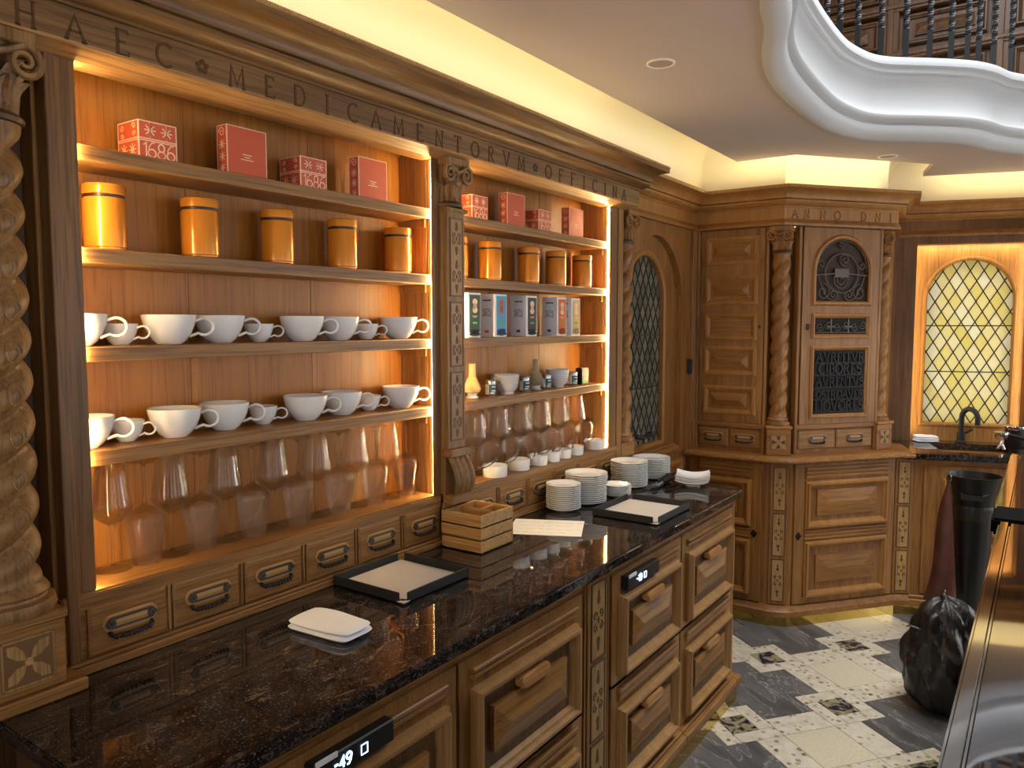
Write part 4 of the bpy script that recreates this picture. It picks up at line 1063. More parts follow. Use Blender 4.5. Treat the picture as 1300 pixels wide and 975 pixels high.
def rope(mb):
    pts = [Vector(p) for p in edge]; n = None; out = []
    d0 = []
    for i, p in enumerate(pts):
        a = pts[max(i - 1, 0)]; b = pts[min(i + 1, len(pts) - 1)]; d = (b - a).normalized(); d0.append(p + Vector((d.y, -d.x)) * .043)
    for i in range(len(d0) - 1):
        l = (d0[i + 1] - d0[i]).length; m = max(1, int(l / .006))
        for k in range(m): out.append(d0[i].lerp(d0[i + 1], k / m))
    acc = 0
    rows = []
    for i, p in enumerate(out):
        d = (out[min(i + 1, len(out) - 1)] - out[max(i - 1, 0)]).normalized(); nn = Vector((d.y, -d.x)); row = []
        for k in range(10):
            a = 2 * pi * k / 10; rr = .0145 * (1 - .42 * (1 - abs(cos((a - i * .006 * 2 * pi / .056))) ** .6))
            row.append(mb.P((p.x + nn.x * rr * cos(a), p.y + nn.y * rr * cos(a), .886 + rr * sin(a))))
        rows.append(row)
    for p, q in zip(rows, rows[1:]):
        for k in range(10): mb.F(p[k], p[(k + 1) % 10], q[(k + 1) % 10], q[k])
part(cab, 'rope_moulding', 'oak_tower_x', rope, 60)
part(cab, 'plinth', 'oak_tower_x', lambda mb: mb.sweep(edge, [(-.1, .050), (.030, .050), (.032, .078), (.022, .088), (.014, .104), (-.1, .108)], caps=False), 40)
part(cab, 'kick_plate', 'brass', lambda mb: mb.sweep(edge, [(-.1, .0), (.026, .0), (.026, .051), (-.1, .051)], caps=False))
# upper left face: five framed panels over two drawers
door = tpart(TL, 'panel_door', 'oak_tower_z', lambda mb: mb.rings([(-.035, .318, 1.062, 2.108, .001), (-.035, .318, 1.062, 2.108, -.008), (-.033, .316, 1.064, 2.106, -.010)]))
for k, (z0, z1) in enumerate(((1.920, 2.070), (1.704, 1.862), (1.512, 1.660), (1.318, 1.478), (1.104, 1.262))):
    part(door, 'panel_moulding', 'oak_tower_m', lambda mb: moulding_frame(mb, -.008, .284, z0, z1, -.010, .030, .016))
    if k != 2: part(door, 'raised_panel', 'oak_tower_x', lambda mb: raised_panel(mb, .034, .242, z0 + .040, z1 - .040, -.010, .024, .006))
    else: part(door, 'flat_panel', 'oak_tower_x', lambda mb: mb.rings([(.024, .252, z0 + .03, z1 - .03, -.0095), (.024, .252, z0 + .03, z1 - .03, -.012)]))
part(door, 'keyhole', 'iron', lambda mb: mb.fprism([(.296 + .006 * cos(i * pi / 5), 1.585 + .011 * sin(i * pi / 5)) for i in range(10)], -.013, -.009))
def tdrawer(fr, dm, u, z, v=0.0):
    o = link('drawer', dm['front'], None, cab); o.location = Vector(fr.w(u, v, z)) - Vector(CB); o.rotation_euler = (0, 0, fr.a)
    for nm, key in (('label_holder', 'holder'), ('iron_fitting', 'iron'), ('label_card', 'lab'), ('twisted_pull', 'bail')): link(nm, dm[key], None, o)
tdrawer(TL, DM, -.031, .924, -.002); tdrawer(TL, DM, .144, .924, -.002)
DM2 = drawer_meshes(0.234)
tdrawer(TF, DM2, .172, .924, -.002); tdrawer(TF, DM2, .413, .924, -.002)
# columns in the two niches with inlaid blocks below
def tower_column(fr, cu, cv, r):
    p = fr.w(cu, cv)
    barley_column(cab, p[0], p[1], 1.062, 2.108, r, 'oak_tower_z', 0.14, 0.178, hand=1)
TCU = Fr(0.395, 4.148, 25.0)
tower_column(TCU, 0, 0, .047)
TRU = Fr(*TF.w(0.712, 0.03)[:2], 62.0)
tower_column(TRU, 0, 0, .045)
for fr in (TCU, TRU):
    b_ = tpart(fr, 'column_block', 'oak_tower_x', lambda mb: (mb.box(-.062, .062, -.052, .05, .904, 1.046), mb.box(-.068, .068, -.060, .05, 1.046, 1.062)), bev=0.003)
    inlay_star(b_, 0.0, 0.975, 0.042, -.0525)
# diagonal upper door with three iron grilles
d2 = tpart(TF, 'grille_door', 'oak_tower_z', lambda mb: panel_with_arch(mb, .168, .652, 1.062, 2.108, .413, .166, 1.722, 1.886, .166, -.016, .0))
part(d2, 'arch_moulding', 'oak_tower_m', lambda mb: (globals().update(prof_hw=.166, prof_ry=.166), arch_band(mb, .413, 1.886, 1.722, [(0.0, -.002), (0.0, -.020), (.007, -.028), (.016, -.028), (.024, -.020), (.026, -.014)])), 40)
for z0, z1 in ((1.522, 1.656), (1.092, 1.484)):
    part(d2, 'panel_moulding', 'oak_tower_m', lambda mb: moulding_frame(mb, .226, .600, z0, z1, -.016, .024, .013))
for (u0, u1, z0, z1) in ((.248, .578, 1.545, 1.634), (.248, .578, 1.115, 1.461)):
    part(d2, 'grille_shade', 'shadow_gap', lambda mb: mb.rings([(u0, u1, z0, z1, -.0155), (u0, u1, z0, z1, -.0165)]))  # flat black sheet on the door, recess shade put into its colour
part(d2, 'grille_shade', 'grille_back_shade', lambda mb: mb.rings([(.24, .59, 1.71, 2.06, .0), (.24, .59, 1.71, 2.06, -.001)]))
def gr1(mb):
    y = -.010; T = lambda pts, r=.0035: mb.tube(pts, r, 6)
    T([(.413 + .105 * cos(a * pi / 14), y, 1.872 + .105 * sin(a * pi / 14)) for a in range(29)], .004)
    T([(.413 + .160 * cos(a * pi / 14), y, 1.886 + .160 * sin(a * pi / 14)) for a in range(15)])
    T(spiral(.413, 1.835, .055, 2.2, pi / 2, y, 30)); T(spiral(.430, 1.945, .036, 1.6, -pi / 2, y, 24, -1)); T(spiral(.405, 2.020, .022, 1.3, -pi / 2, y, 20))
    for s in (-1, 1):
        T(spiral(.413 + s * .115, 1.770, .045, 1.5, pi / 2, y, 26, s)); T(spiral(.413 + s * .050, 1.756, .030, 1.4, -pi / 2, y, 22, -s)); T([(.413 + s * .05, y, 1.725), (.413 + s * .09, y, 1.74), (.413 + s * .125, y, 1.80), (.413 + s * .15, y, 1.86)])
        T([(.413 + s * .166, y, 1.86), (.413 + s * .10, y, 1.865), (.413 + s * .03, y, 1.87)], .005); T(spiral(.413 + s * .130, 1.915, .024, 1.2, pi, y, 18, s))
    mb.box(.365, .455, y - .006, y + .004, 1.850, 1.895)
part(d2, 'iron_scrollwork', 'iron_soft', gr1, 50)
def gr2(mb):
    y = -.022; T = lambda pts, r=.003: mb.tube(pts, r, 6)
    for k in range(6):
        c = .275 + k * .055; T(spiral(c, 1.585 + .01 * (k % 2), .024, 1.5, pi * (k % 2), y, 20, 1 if k % 2 else -1))
    for c in (.345, .455):
        mb.box(c - .004, c + .004, y - .003, y + .003, 1.552, 1.628); mb.box(c - .025, c + .025, y - .003, y + .003, 1.582, 1.590)
    T([(.25, y, 1.555), (.576, y, 1.555)])
part(d2, 'iron_scrollwork', 'iron_soft', gr2, 50)
for r_, txt in enumerate(('AVRPITVR', 'CIBORES', 'AVRENTVS', 'OSTROAVER', 'LIQVORES')):
    def row_(mb):
        z = 1.395 - r_ * .066; n = sum(gwidth(c) + .16 for c in txt) - .16; h = min(.052, .305 / n)
        word(mb, txt, .413 - n * h / 2, z + .004, h, -.0245, -.0195, .17, .16)
        mb.box(.250, .576, -.0235, -.0195, z - .007, z - .002)
    part(d2, 'iron_lettering', 'iron', row_)
part(d2, 'keyhole', 'iron', lambda mb: mb.fprism([(.204 + .010 * cos(i * pi / 6), 1.585 + .017 * sin(i * pi / 6)) for i in range(12)], -.021, -.015))
for u in (.150, .664):
    tpart(TF, 'door_stile', 'oak_tower_z', lambda mb: mb.box(u - .012, u + .006, -.020, .02, .904, 2.112), bev=0.003)
tpart(TL, 'door_stile', 'oak_tower_z', lambda mb: mb.box(.322, .338, -.016, .03, .904, 2.112), bev=0.003)
tpart(TL, 'door_stile', 'oak_tower_z', lambda mb: mb.box(-.070, -.040, -.016, .03, .904, 2.112), bev=0.003)
tpart(TF, 'waist_rail', 'oak_tower_x', lambda mb: mb.box(.150, .664, -.018, .02, 1.036, 1.060), bev=0.003)
tpart(TL, 'waist_rail', 'oak_tower_x', lambda mb: mb.box(-.06, .33, -.018, .02, 1.036, 1.060), bev=0.003)
# lower doors
TLl = Fr(0.0, 4.05, 0.0); TFl = Fr(0.447, 4.039, 51.0)
def lower_door(fr, u0, u1, key):
    d = tpart(fr, 'lower_door', 'oak_tower_z', lambda mb: mb.rings([(u0, u1, .112, .866, .001), (u0, u1, .112, .866, -.010), (u0 + .002, u1 - .002, .114, .864, -.012)]))
    a, b = u0 + .062, u1 - .052
    part(d, 'strip_moulding', 'oak_tower_x', lambda mb: reeds(mb, a, b, .785, .850, -.012, 3, .012))
    part(d, 'strip_moulding', 'oak_tower_x', lambda mb: reeds(mb, a, b, .455, .512, -.012, 3, .010))
    for (z0, z1, p0, p1) in ((.520, .772, .588, .726), (.146, .450, .226, .374)):
        part(d, 'panel_moulding', 'oak_tower_m', lambda mb: moulding_frame(mb, a, b, z0, z1, -.012, .036, .022))
        part(d, 'raised_panel', 'oak_tower_x', lambda mb: raised_panel(mb, a + .072, b - .076, p0, p1, -.012, .020, .010))
    def kp(mb):
        for k in range(4):
            aa = k * pi / 2; mb.fprism([(key + .009 * cos(aa) + .008 * cos(i * pi / 4), .482 + .012 * sin(aa) + .009 * sin(i * pi / 4)) for i in range(8)], -.016, -.011)
    part(d, 'lock_rosette', 'iron', kp)
lower_door(TLl, -.05, .352, .318); lower_door(TFl, .085, .722, .112)
for fr, uc in ((TC, .066), (TR, .045)):
    s_ = tpart(fr, 'corner_strip', 'oak_tower_z', lambda mb: (mb.box(uc - .048, uc + .048, -.010, .02, .112, .866),), bev=0.002)
    for z0, z1 in ((.622, .846), (.376, .600), (.130, .352)): scroll_inlay(s_, uc - .028, uc + .028, z0, z1, -.010)

# ================================================================== sink run under the far window
SK = Fr(0.985, 4.66, 18.5)
sink = thing('sink_cabinet', 'oak sink cabinet under the yellow leaded window', 'cabinet', SK, (0.6, 0.3, 0))
part(sink, 'carcass', 'oak_tower_z', lambda mb: mb.box(0.0, 1.7, 0.0, 0.45, 0.05, 0.862))
part(sink, 'plinth', 'oak_tower_x', lambda mb: (mb.box(0.0, 1.7, -.030, 0.4, 0.05, 0.086), mb.box(0.0, 1.7, -.016, 0.4, 0.086, 0.106)), bev=0.004)
part(sink, 'kick_plate', 'brass', lambda mb: mb.box(0.0, 1.7, -.026, 0.4, 0.0, 0.05))
for u0, u1 in ((0.055, 0.56), (0.58, 1.085)):
    d = part(sink, 'door', 'oak_tower_z', lambda mb: mb.rings([(u0, u1, .120, .835, .001), (u0, u1, .120, .835, -.010), (u0 + .003, u1 - .003, .123, .832, -.013)]))
    part(d, 'panel_moulding', 'oak_tower_m', lambda mb: moulding_frame(mb, u0 + .09, u1 - .09, .46, .765, -.013, .034, .018))
    part(d, 'panel_moulding', 'oak_tower_m', lambda mb: moulding_frame(mb, u0 + .09, u1 - .09, .17, .42, -.013, .034, .018))
    part(d, 'raised_panel', 'oak_tower_x', lambda mb: raised_panel(mb, u0 + .15, u1 - .15, .52, .705, -.013, .026, .010))
def f(mb):
    o_ = [(-.045, -.05), (1.7, -.05), (1.7, .455), (.660, .455), (.660, .528), (.075, .528), (.075, .455), (-.13, .455)]; h_ = [(0.16, 0.06), (0.55, 0.06), (0.55, 0.40), (0.16, 0.40)]
    tr = tessellate_polygon([[Vector((x, y, 0)) for x, y in o_], [Vector((x, y, 0)) for x, y in h_]]); q = o_ + h_
    a = [mb.P((x, y, .900)) for x, y in q]; b = [mb.P((x, y, .868)) for x, y in q]
    for i, j, k in tr: mb.F(a[i], a[j], a[k]); mb.F(b[k], b[j], b[i])
    for i in range(8): mb.F(a[i], a[(i + 1) % 8], b[(i + 1) % 8], b[i])
    for i in range(4): mb.F(a[8 + i], b[8 + i], b[8 + (i + 1) % 4], a[8 + (i + 1) % 4])
mb = MB((0.6, 0.2, 0.868)); f(mb); o = link('sink_worktop', mb.mesh('sink_worktop'), 'granite'); o.location = SK.w(0.6, 0.2, 0.868); o.rotation_euler = (0, 0, SK.a)
tag(o, 'black granite worktop with cut-out for the sink under the far window', 'worktop')
sk = thing('sink', 'black rectangular sink sunk in the far worktop', 'sink', SK, (0.355, 0.23, 0.74))
part(sk, 'basin', 'black_plastic', lambda mb: (mb.box(.150, .560, .05, .41, .735, .742), mb.box(.150, .158, .05, .41, .742, .867), mb.box(.552, .560, .05, .41, .742, .867), mb.box(.150, .560, .05, .058, .742, .867), mb.box(.150, .560, .402, .41, .742, .867)))
part(sk, 'drain', 'chrome', lambda mb: mb.lathe([(0.0, .743), (.035, .743), (.035, .746), (.025, .747), (0, .745)], 16, (.355, .23, 0)), 40)
fa = thing('faucet', 'black gooseneck faucet in front of the yellow window', 'faucet', SK, (0.345, 0.46, 0.90))
part(fa, 'base', 'black_matte', lambda mb: mb.lathe([(0, .9), (.030, .9), (.030, .908), (.022, .914), (.021, .96), (0, .96)], 18, (.345, .46, 0)), 40)
part(fa, 'spout', 'black_matte', lambda mb: mb.tube([(.345, .46, .93), (.345, .46, 1.05)] + [(.345 + .030 - .030 * cos(pi * i / 10), .46 - .045 + .045 * cos(pi * i / 10), 1.05 + .055 * sin(pi * i / 10)) for i in range(1, 11)] + [(.405, .37, 1.015)], .015, 12), 60)
part(fa, 'lever', 'black_matte', lambda mb: mb.tube([(.345, .46, .95), (.375, .45, .965), (.40, .44, .985)], .006, 8), 60)
def towel_fn(mb, w, d, layers, th):
    """pile of folded cloth: soft pillowy layers with rounded folds"""
    for l in range(layers):
        z = l * th * .92; k = 18; ox, oy = random.uniform(-.003, .003) * (l + 1), random.uniform(-.002, .002)
        sw, sd = 1 - .02 * l, 1 - .03 * l; top = []; bot = []
        for i in range(k + 1):
            rt, rb = [], []
            for j in range(k + 1):
                a, b = i / k * 2 - 1, j / k * 2 - 1
                e = (1 - abs(a) ** 9) ** .5 * (1 - abs(b) ** 7) ** .5
                wv = .0016 * sin(3.1 * a + 1.7 * b + l) + .0012 * sin(5.3 * b - 2.2 * a + 2 * l)
                cr_ = 1 - .09 * (a * b) ** 6; x, y = a * w / 2 * sw * cr_ * (1 - .03 * b * b + .012 * sin(4 * b + l)) + ox, b * d / 2 * sd * cr_ * (1 - .04 * a * a + .02 * sin(3 * a + 2 * l)) + oy
                mid = z + th / 2
                rt.append(mb.P((x, y, mid + (th / 2) * e + wv * e * (1 if l == layers - 1 else .3)))); rb.append(mb.P((x, y, max(.0004, mid - (th / 2) * e))))
            top.append(rt); bot.append(rb)
        for i in range(k):
            for j in range(k):
                mb.F(top[i][j], top[i + 1][j], top[i + 1][j + 1], top[i][j + 1]); mb.F(bot[i][j], bot[i][j + 1], bot[i + 1][j + 1], bot[i + 1][j])
place(mk(lambda mb: towel_fn(mb, .13, .10, 3, .013), 'folded_towels', 'towel', 60, weld=True), 'folded_towel', 'folded white towel lying beside the black faucet', 'towel', SK.w(0.155, 0.45, 0.9005), SK.a + .2)
kb = thing('knock_box', 'black knock box with chrome rim at the right of the far worktop', 'knock box', SK, (0.62, 0.34, 0.9))
part(kb, 'pot', 'black_plastic', lambda mb: mb.lathe([(0, .9), (.046, .9), (.050, .91), (.052, 1.02), (0, 1.02)], 24, (.585, .33, 0)), 40)
part(kb, 'rim', 'chrome', lambda mb: mb.lathe([(.053, 1.005), (.055, 1.008), (.055, 1.024), (.05, 1.028), (0, 1.028)], 24, (.585, .33, 0)), 40)
pf = thing('portafilter', 'chrome espresso portafilter with black handle beside the knock box', 'portafilter', SK, (0.47, 0.22, 0.9))
part(pf, 'basket', 'chrome', lambda mb: mb.lathe([(0, .955), (.020, .955), (.030, .965), (.034, .985), (.040, .988), (.040, .998), (.032, 1.0), (0, .992)], 24, (.49, .235, 0)), 40)
part(pf, 'spout', 'chrome', lambda mb: (mb.tube([(.49, .235, .96), (.49, .235, .93), (.475, .235, .902)], .010, 8), mb.tube([(.49, .235, .935), (.505, .235, .902)], .009, 8)), 60)
part(pf, 'handle', 'black_plastic', lambda mb: mb.tube([(.525, .225, .985), (.56, .20, .978), (.62, .165, .965), (.68, .13, .955)], [.009, .011, .015, .014], 10), 60)

# ================================================================== things on the shelves (world x = -v, y = u)
SX = -0.070
# ---- gift boxes on the top shelf
def star8(mb, u, z, r, y, put):
    for k in range(4):
        a = k * pi / 4; ribbon(mb, [(u - r * cos(a), z - r * sin(a)), (u + r * cos(a), z + r * sin(a))], r * .16, y - .0004, y, put)
def gift_cube(w, d, h):
    body = mk(lambda mb: mb.box(0, d, 0, w, 0, h), 'carton', 'box_red', bev=0.0008)
    # front face is +x (world), left face is -y
    fput = lambda x, zz, y: (d - y, x, zz)
    lput = lambda x, zz, y: (d - x, y, zz)
    def border(mb, W, put):
        for p in ([(0, .001), (W, .001)], [(0, h - .001), (W, h - .001)], [(.001, 0), (.001, h)], [(W - .001, 0), (W - .001, h)], [(0, h * .50), (W, h * .50)], [(0, h * .55), (W, h * .55)]): ribbon(mb, p, .0022, -.0005, 0, put)
    def fp(mb):
        border(mb, w, fput)
        for q in (.30, .73):
            star8(mb, w * q, h * .77, h * .16, 0, fput); ribbon(mb, [(w * q, h * .55), (w * q, h)], .0015, -.0004, 0, fput)
        word(mb, '1686', w * .10, h * .08, h * .38, -.0005, 0, .09, .13, fput)
    def lp(mb):
        border(mb, d, lput)
        for q in (.3, .72): star8(mb, d * q, h * .26, h * .17, 0, lput)
        for s, q in ((1, .22), (-1, .78)):
            ribbon(mb, [(p[0], p[2]) for p in spiral(d * q, h * .86, h * .09, 1.2, 0, 0, 14, s)], .002, -.0005, 0, lput); ribbon(mb, [(p[0], p[2]) for p in spiral(d * q, h * .66, h * .08, 1.2, pi, 0, 14, -s)], .002, -.0005, 0, lput)
    return [('carton', body, [('front_print', mk(fp, 'front_print', 'box_print'), []), ('side_print', mk(lp, 'side_print', 'box_print'), [])])]
def gift_flat(w, d, h):
    body = mk(lambda mb: mb.box(0, d, 0, w, 0, h), 'carton', 'box_red', bev=0.0008)
    fput = lambda x, zz, y: (d - y, x, zz); lput = lambda x, zz, y: (d - x, y, zz)
    def fp(mb):
        for p in ([(0, .0008), (w, .0008)], [(0, h - .0008), (w, h - .0008)], [(.001, 0), (.001, h)], [(w - .0008, 0), (w - .0008, h)]): ribbon(mb, p, .0018, -.0005, 0, fput)
        for k, (a, b) in enumerate(((.38, .62), (.43, .57), (.34, .66))): ribbon(mb, [(w * a, h * (.46 - .05 * k)), (w * b, h * (.46 - .05 * k))], .0018, -.0004, 0, fput)
    def lp(mb):
        for p in ([(.001, 0), (.001, h)], [(d - .001, 0), (d - .001, h)], [(0, h - .001), (d, h - .001)]): ribbon(mb, p, .0018, -.0005, 0, lput)
        for k in range(4):
            z = h * (.14 + .24 * k)
            if k < 3: star8(mb, d * .5, z, d * .32, 0, lput)
            else: ribbon(mb, [(p[0], p[2]) for p in spiral(d * .5, z, d * .32, 1.5, 0, 0, 18)], .0018, -.0005, 0, lput)
    return [('carton', body, [('front_print', mk(fp, 'front_print', 'box_print'), []), ('side_print', mk(lp, 'side_print', 'box_print'), [])])]
gc, gf = gift_cube(.088, .082, .083), gift_flat(.112, .038, .118)
for y0, nm, lab in ((.912, 'c', 'red gift cube printed 1686, leftmost box of the near bay'), (1.128, 'f', 'tall flat red gift box, second from left in the near bay'), (1.345, 'c', 'red gift cube printed 1686, third box of the near bay'), (1.551, 'f', 'tall flat red gift box, last in the near bay'),
                    (2.069, 'c', 'red gift cube beside the pilaster capital, leftmost of the far bay'), (2.275, 'f', 'tall flat red gift box, second from left in the far bay'), (2.483, 'c', 'red gift cube, third box of the far bay'), (2.711, 'f', 'tall flat red gift box, last in the far bay')):
    place(gc if nm == 'c' else gf, 'gift_box', lab, 'box', (-.132 if nm == 'c' else -.088, y0, SZ[0] + .0005), 0, 'red gift boxes on the top shelf')
# ---- orange octagonal tea tins
def tin_spec():
    n = 12; k = pi / n
    body = mk(lambda mb: mb.lathe([(0, 0), (.039, 0), (.0405, .003), (.0405, .007), (.0425, .009), (.0425, .108), (.0405, .111)], n, (0, 0, 0), cap1=True), 'tin_body', 'tin_orange', 36)
    band = mk(lambda mb: mb.lathe([(.0412, .1105), (.0412, .117)], n * 2, (0, 0, 0), cap0=True, cap1=True), 'tin_band', 'tin_band', 40)
    lid = mk(lambda mb: mb.lathe([(.0405, .1165), (.0425, .118), (.0425, .134), (.0405, .138), (.034, .140), (0, .140)], n * 2, (0, 0, 0), cap0=True), 'tin_lid', 'tin_orange', 40)
    return [('tin_body', body, []), ('tin_band', band, []), ('tin_lid', lid, [])]
ts = tin_spec()
for k, y in enumerate((.850, 1.072, 1.292, 1.515, 1.741, 2.020, 2.213, 2.460, 2.660, 2.873)):
    place(ts, 'tea_tin', 'orange faceted tea tin, %s from left in the %s bay' % (ORD[k % 5], 'near' if k < 5 else 'far'), 'tin', (-.082, y, SZ[1] + .0005), .2 + .4 * k, 'orange tea tins')
# ---- cups
def cup_spec(R, H):
    o_ = [(0, .001), (R * .44, 0), (R * .47, .002), (R * .62, H * .14), (R * .80, H * .38), (R * .92, H * .64), (R * .985, H * .88), (R, H)]
    i_ = [(R - .0022, H + .0006), (R - .0036, H - .0004), (R * .95, H * .85), (R * .88, H * .62), (R * .76, H * .38), (R * .57, H * .16), (R * .40, H * .08), (0, H * .075)]
    body = mk(lambda mb: mb.lathe(o_ + i_, 40, (0, 0, 0)), 'cup_body', 'white_china', 50)
    def hd(mb):
        pts = [(0, R * .955, H * .80)]
        for i in range(13):
            a = radians(120 - 250 * i / 12); pts.append((0, R * .98 + H * .24 + H * .30 * cos(a), H * .60 + H * .29 * sin(a)))
        pts.append((0, R * .72, H * .26)); mb.tube(pts, H * .050, 8)
    return [('cup_body', body, []), ('handle', mk(hd, 'handle', 'white_china', 60), [])]
big, small = cup_spec(.0585, .066), cup_spec(.0370, .046)
cy = [.778, .876, .980, 1.118, 1.235, 1.358, 1.498, 1.611, 1.729]
kinds = 'BSBBSBBSB'
for si, zt in ((2, SZ[2]), (3, SZ[3])):
    nb = ns = 0
    for k, (y, kd) in enumerate(zip(cy, kinds)):
        x = -.078 + (-.024 if kd == 'S' else 0) + (-.006 if k in (3, 6) else 0.006)
        if kd == 'B': nb += 1; lab = 'large white porcelain cup, %s large one from left on the %s cup shelf' % (ORD[nb - 1], 'upper' if si == 2 else 'lower')
        else: ns += 1; lab = 'small white espresso cup, %s small one from left on the %s cup shelf' % (ORD[ns - 1], 'upper' if si == 2 else 'lower')
        yy = y + (.006 if si == 3 else 0) + (.004 if kd == 'S' else 0)
        place(big if kd == 'B' else small, 'coffee_cup' if kd == 'B' else 'espresso_cup', lab, 'cup', (x, yy, zt + .0005), -.85 if kd == 'S' else -.6, 'white cups on the %s cup shelf' % ('upper' if si == 2 else 'lower'))
# ---- wine glasses, every second one upside down
def glass_spec():
    foot = mk(lambda mb: mb.lathe([(0, 0), (.037, 0), (.0375, .0012), (.036, .002), (.020, .0035), (.008, .006), (.0045, .012), (0, .012)], 32, (0, 0, 0)), 'foot', 'glass', 60)
    stem = mk(lambda mb: mb.lathe([(0, .0121), (.0044, .0121), (.0034, .03), (.0030, .06), (.0034, .085), (.0050, .094), (.008, .0992), (0, .0992)], 16, (0, 0, 0)), 'stem', 'glass', 60)
    bo = [(.0, .0995), (.010, .101), (.022, .108), (.034, .118), (.0405, .127), (.0425, .134), (.0415, .143), (.0375, .170), (.0325, .205), (.0295, .232)]
    bi = [(.0285, .2325), (.0282, .2315), (.0312, .205), (.0362, .170), (.0402, .143), (.0411, .134), (.0392, .128), (.033, .1195), (.0215, .1100), (.008, .1045), (0, .104)]
    bowl = mk(lambda mb: mb.lathe(bo + bi, 48, (0, 0, 0)), 'bowl', 'glass', 60, weld=True)
    return [('foot', foot, []), ('stem', stem, []), ('bowl', bowl, [])]
gs = glass_spec()
def glasses(ups, invs, x0, x1, bayname):
    for k, y in enumerate(ups): place(gs, 'wine_glass', 'upright stemmed wine glass, %s upright one from left in the %s bay' % (ORD[k], bayname), 'glass', (x0, y, BB + .0006), 0, 'wine glasses of the %s bay' % bayname)
    for k, y in enumerate(invs): place(gs, 'wine_glass', 'upside-down wine glass, %s inverted one from left in the %s bay' % (ORD[k], bayname), 'glass', (x1, y, BB + .2333), 0, 'wine glasses of the %s bay' % bayname, tilt=(pi, 0))
glasses([.846, .985, 1.128, 1.272, 1.418, 1.565, 1.700], [.915, 1.056, 1.200, 1.345, 1.492, 1.634, 1.770], -.098, -.086, 'near')
glasses([2.008, 2.150, 2.292, 2.434, 2.576, 2.718, 2.856], [2.079, 2.221, 2.363, 2.505, 2.647, 2.787, 2.925], -.098, -.092, 'far')
# ---- white ramekins with sugar tongs
def ramekin(R, H): return mk(lambda mb: mb.lathe([(0, .001), (R * .94, 0), (R * .97, .002), (R, H * .9), (R, H), (R * .93, H), (R * .92, H * .88), (R * .90, H * .5), (0, H * .45)], 32, (0, 0, 0)), 'ramekin', 'white_china', 40)
def tongs(mb):
    for s in (-1, 1): mb.tube([(s * .006, -.085, .006), (s * .012, -.06, .0045), (s * .009, 0, .0045), (s * .007, .04, .006), (s * .004, .072, .009)], [.0065, .0030, .0026, .0030, .0036], 6, flat=.55)
    mb.tube([(-.004, .072, .009), (0, .082, .011), (.004, .072, .009)], .0034, 6)
tg = mk(tongs, 'sugar_tongs', 'steel', 60)
rk = [(.0, 2.166, .045, .040), (.0, 2.316, .041, .040), (.002, 2.439, .039, .038), (.004, 2.533, .037, .037), (.004, 2.624, .034, .036), (.003, 2.722, .036, .036), (.0, 2.895, .043, .040)]
for k, (x, y, R, H) in enumerate(rk):
    place(ramekin(R, H), 'sugar_bowl', 'round white sugar bowl, %s from left before the far glasses' % ORD[k], 'bowl', (x - .026, y, BB + .0005), 0, 'white sugar bowls')
    place(tg, 'sugar_tongs', 'steel sugar tongs laid on the %s white sugar bowl from left' % ORD[k], 'tongs', (x - .030, y - .030, BB + H + .0025), .30 + .1 * (k % 3), 'sugar tongs')
# ---- tea cartons
def carton(w, d, h, col, band, nm):
    m = plain(nm, col, 0.45); M[nm] = m; m2 = plain(nm + ' stones', band, 0.5); M[nm + ' stones'] = m2
    body = mk(lambda mb: mb.box(0, d, 0, w, 0, h), 'carton', 'card_white', bev=0.0008)
    fput = lambda x, zz, y: (d - y, x, zz); lput = lambda x, zz, y: (d - x, y, zz)
    front = mk(lambda mb: ribbon(mb, [(w * .53, h * .14), (w * .53, h * .955)], w * .82, -.0006, 0, fput), 'front_print', nm)
    def badge(mb):
        for (cz, rr) in ((.80, .20), (.70, .15), (.62, .20)):
            ids = [mb.P(fput(w * .53 + w * rr * cos(i * pi / 5), h * cz + w * rr * .8 * sin(i * pi / 5), -.0012)) for i in range(10)]; mb.F(*ids)
        ribbon(mb, [(w * .34, h * .48), (w * .72, h * .48)], .0022, -.001, 0, fput); ribbon(mb, [(w * .40, h * .45), (w * .66, h * .45)], .0012, -.001, 0, fput)
    bdg = mk(badge, 'badge', 'box_print' if nm != 'carton blue' else 'box_red')
    eco = mk(lambda mb: (ribbon(mb, [(w * .38, h * .33), (w * .52, h * .33)], .007, -.001, 0, fput), ribbon(mb, [(w * .56, h * .33), (w * .70, h * .33)], .007, -.001, 0, fput)), 'eco_mark', 'leaf_green')
    def stones(mb):
        for cx, cz, rx, rz in ((.53, .075, .44, .045), (.50, .125, .40, .040), (.56, .165, .34, .030)):
            ids = [mb.P(fput(w * cx + w * rx * cos(i * pi / 8), h * cz + h * rz * sin(i * pi / 8), -.0014)) for i in range(16)]; mb.F(*ids)
    st = mk(stones, 'stone_print', nm + ' stones')
    ink = 'ink_dark' if nm != 'carton blue' else 'box_red'
    title = mk(lambda mb: ribbon(mb, [(d * .25, h * .855), (d * .75, h * .855)], .0045, -.0005, 0, lput), 'side_title', 'ink_dark')
    text = mk(lambda mb: ribbon(mb, [(d * .22, h * .57), (d * .78, h * .57)], h * .20, -.0005, 0, lput), 'side_text', 'text_grey')
    seal = mk(lambda mb: ribbon(mb, [(d * .40, h * .13), (d * .64, h * .13)], .009, -.0005, 0, lput), 'side_seal', ink)
    return [('carton', body, [('front_print', front, []), ('badge', bdg, []), ('eco_mark', eco, []), ('stone_print', st, []), ('side_title', title, []), ('side_text', text, []), ('side_seal', seal, [])])]
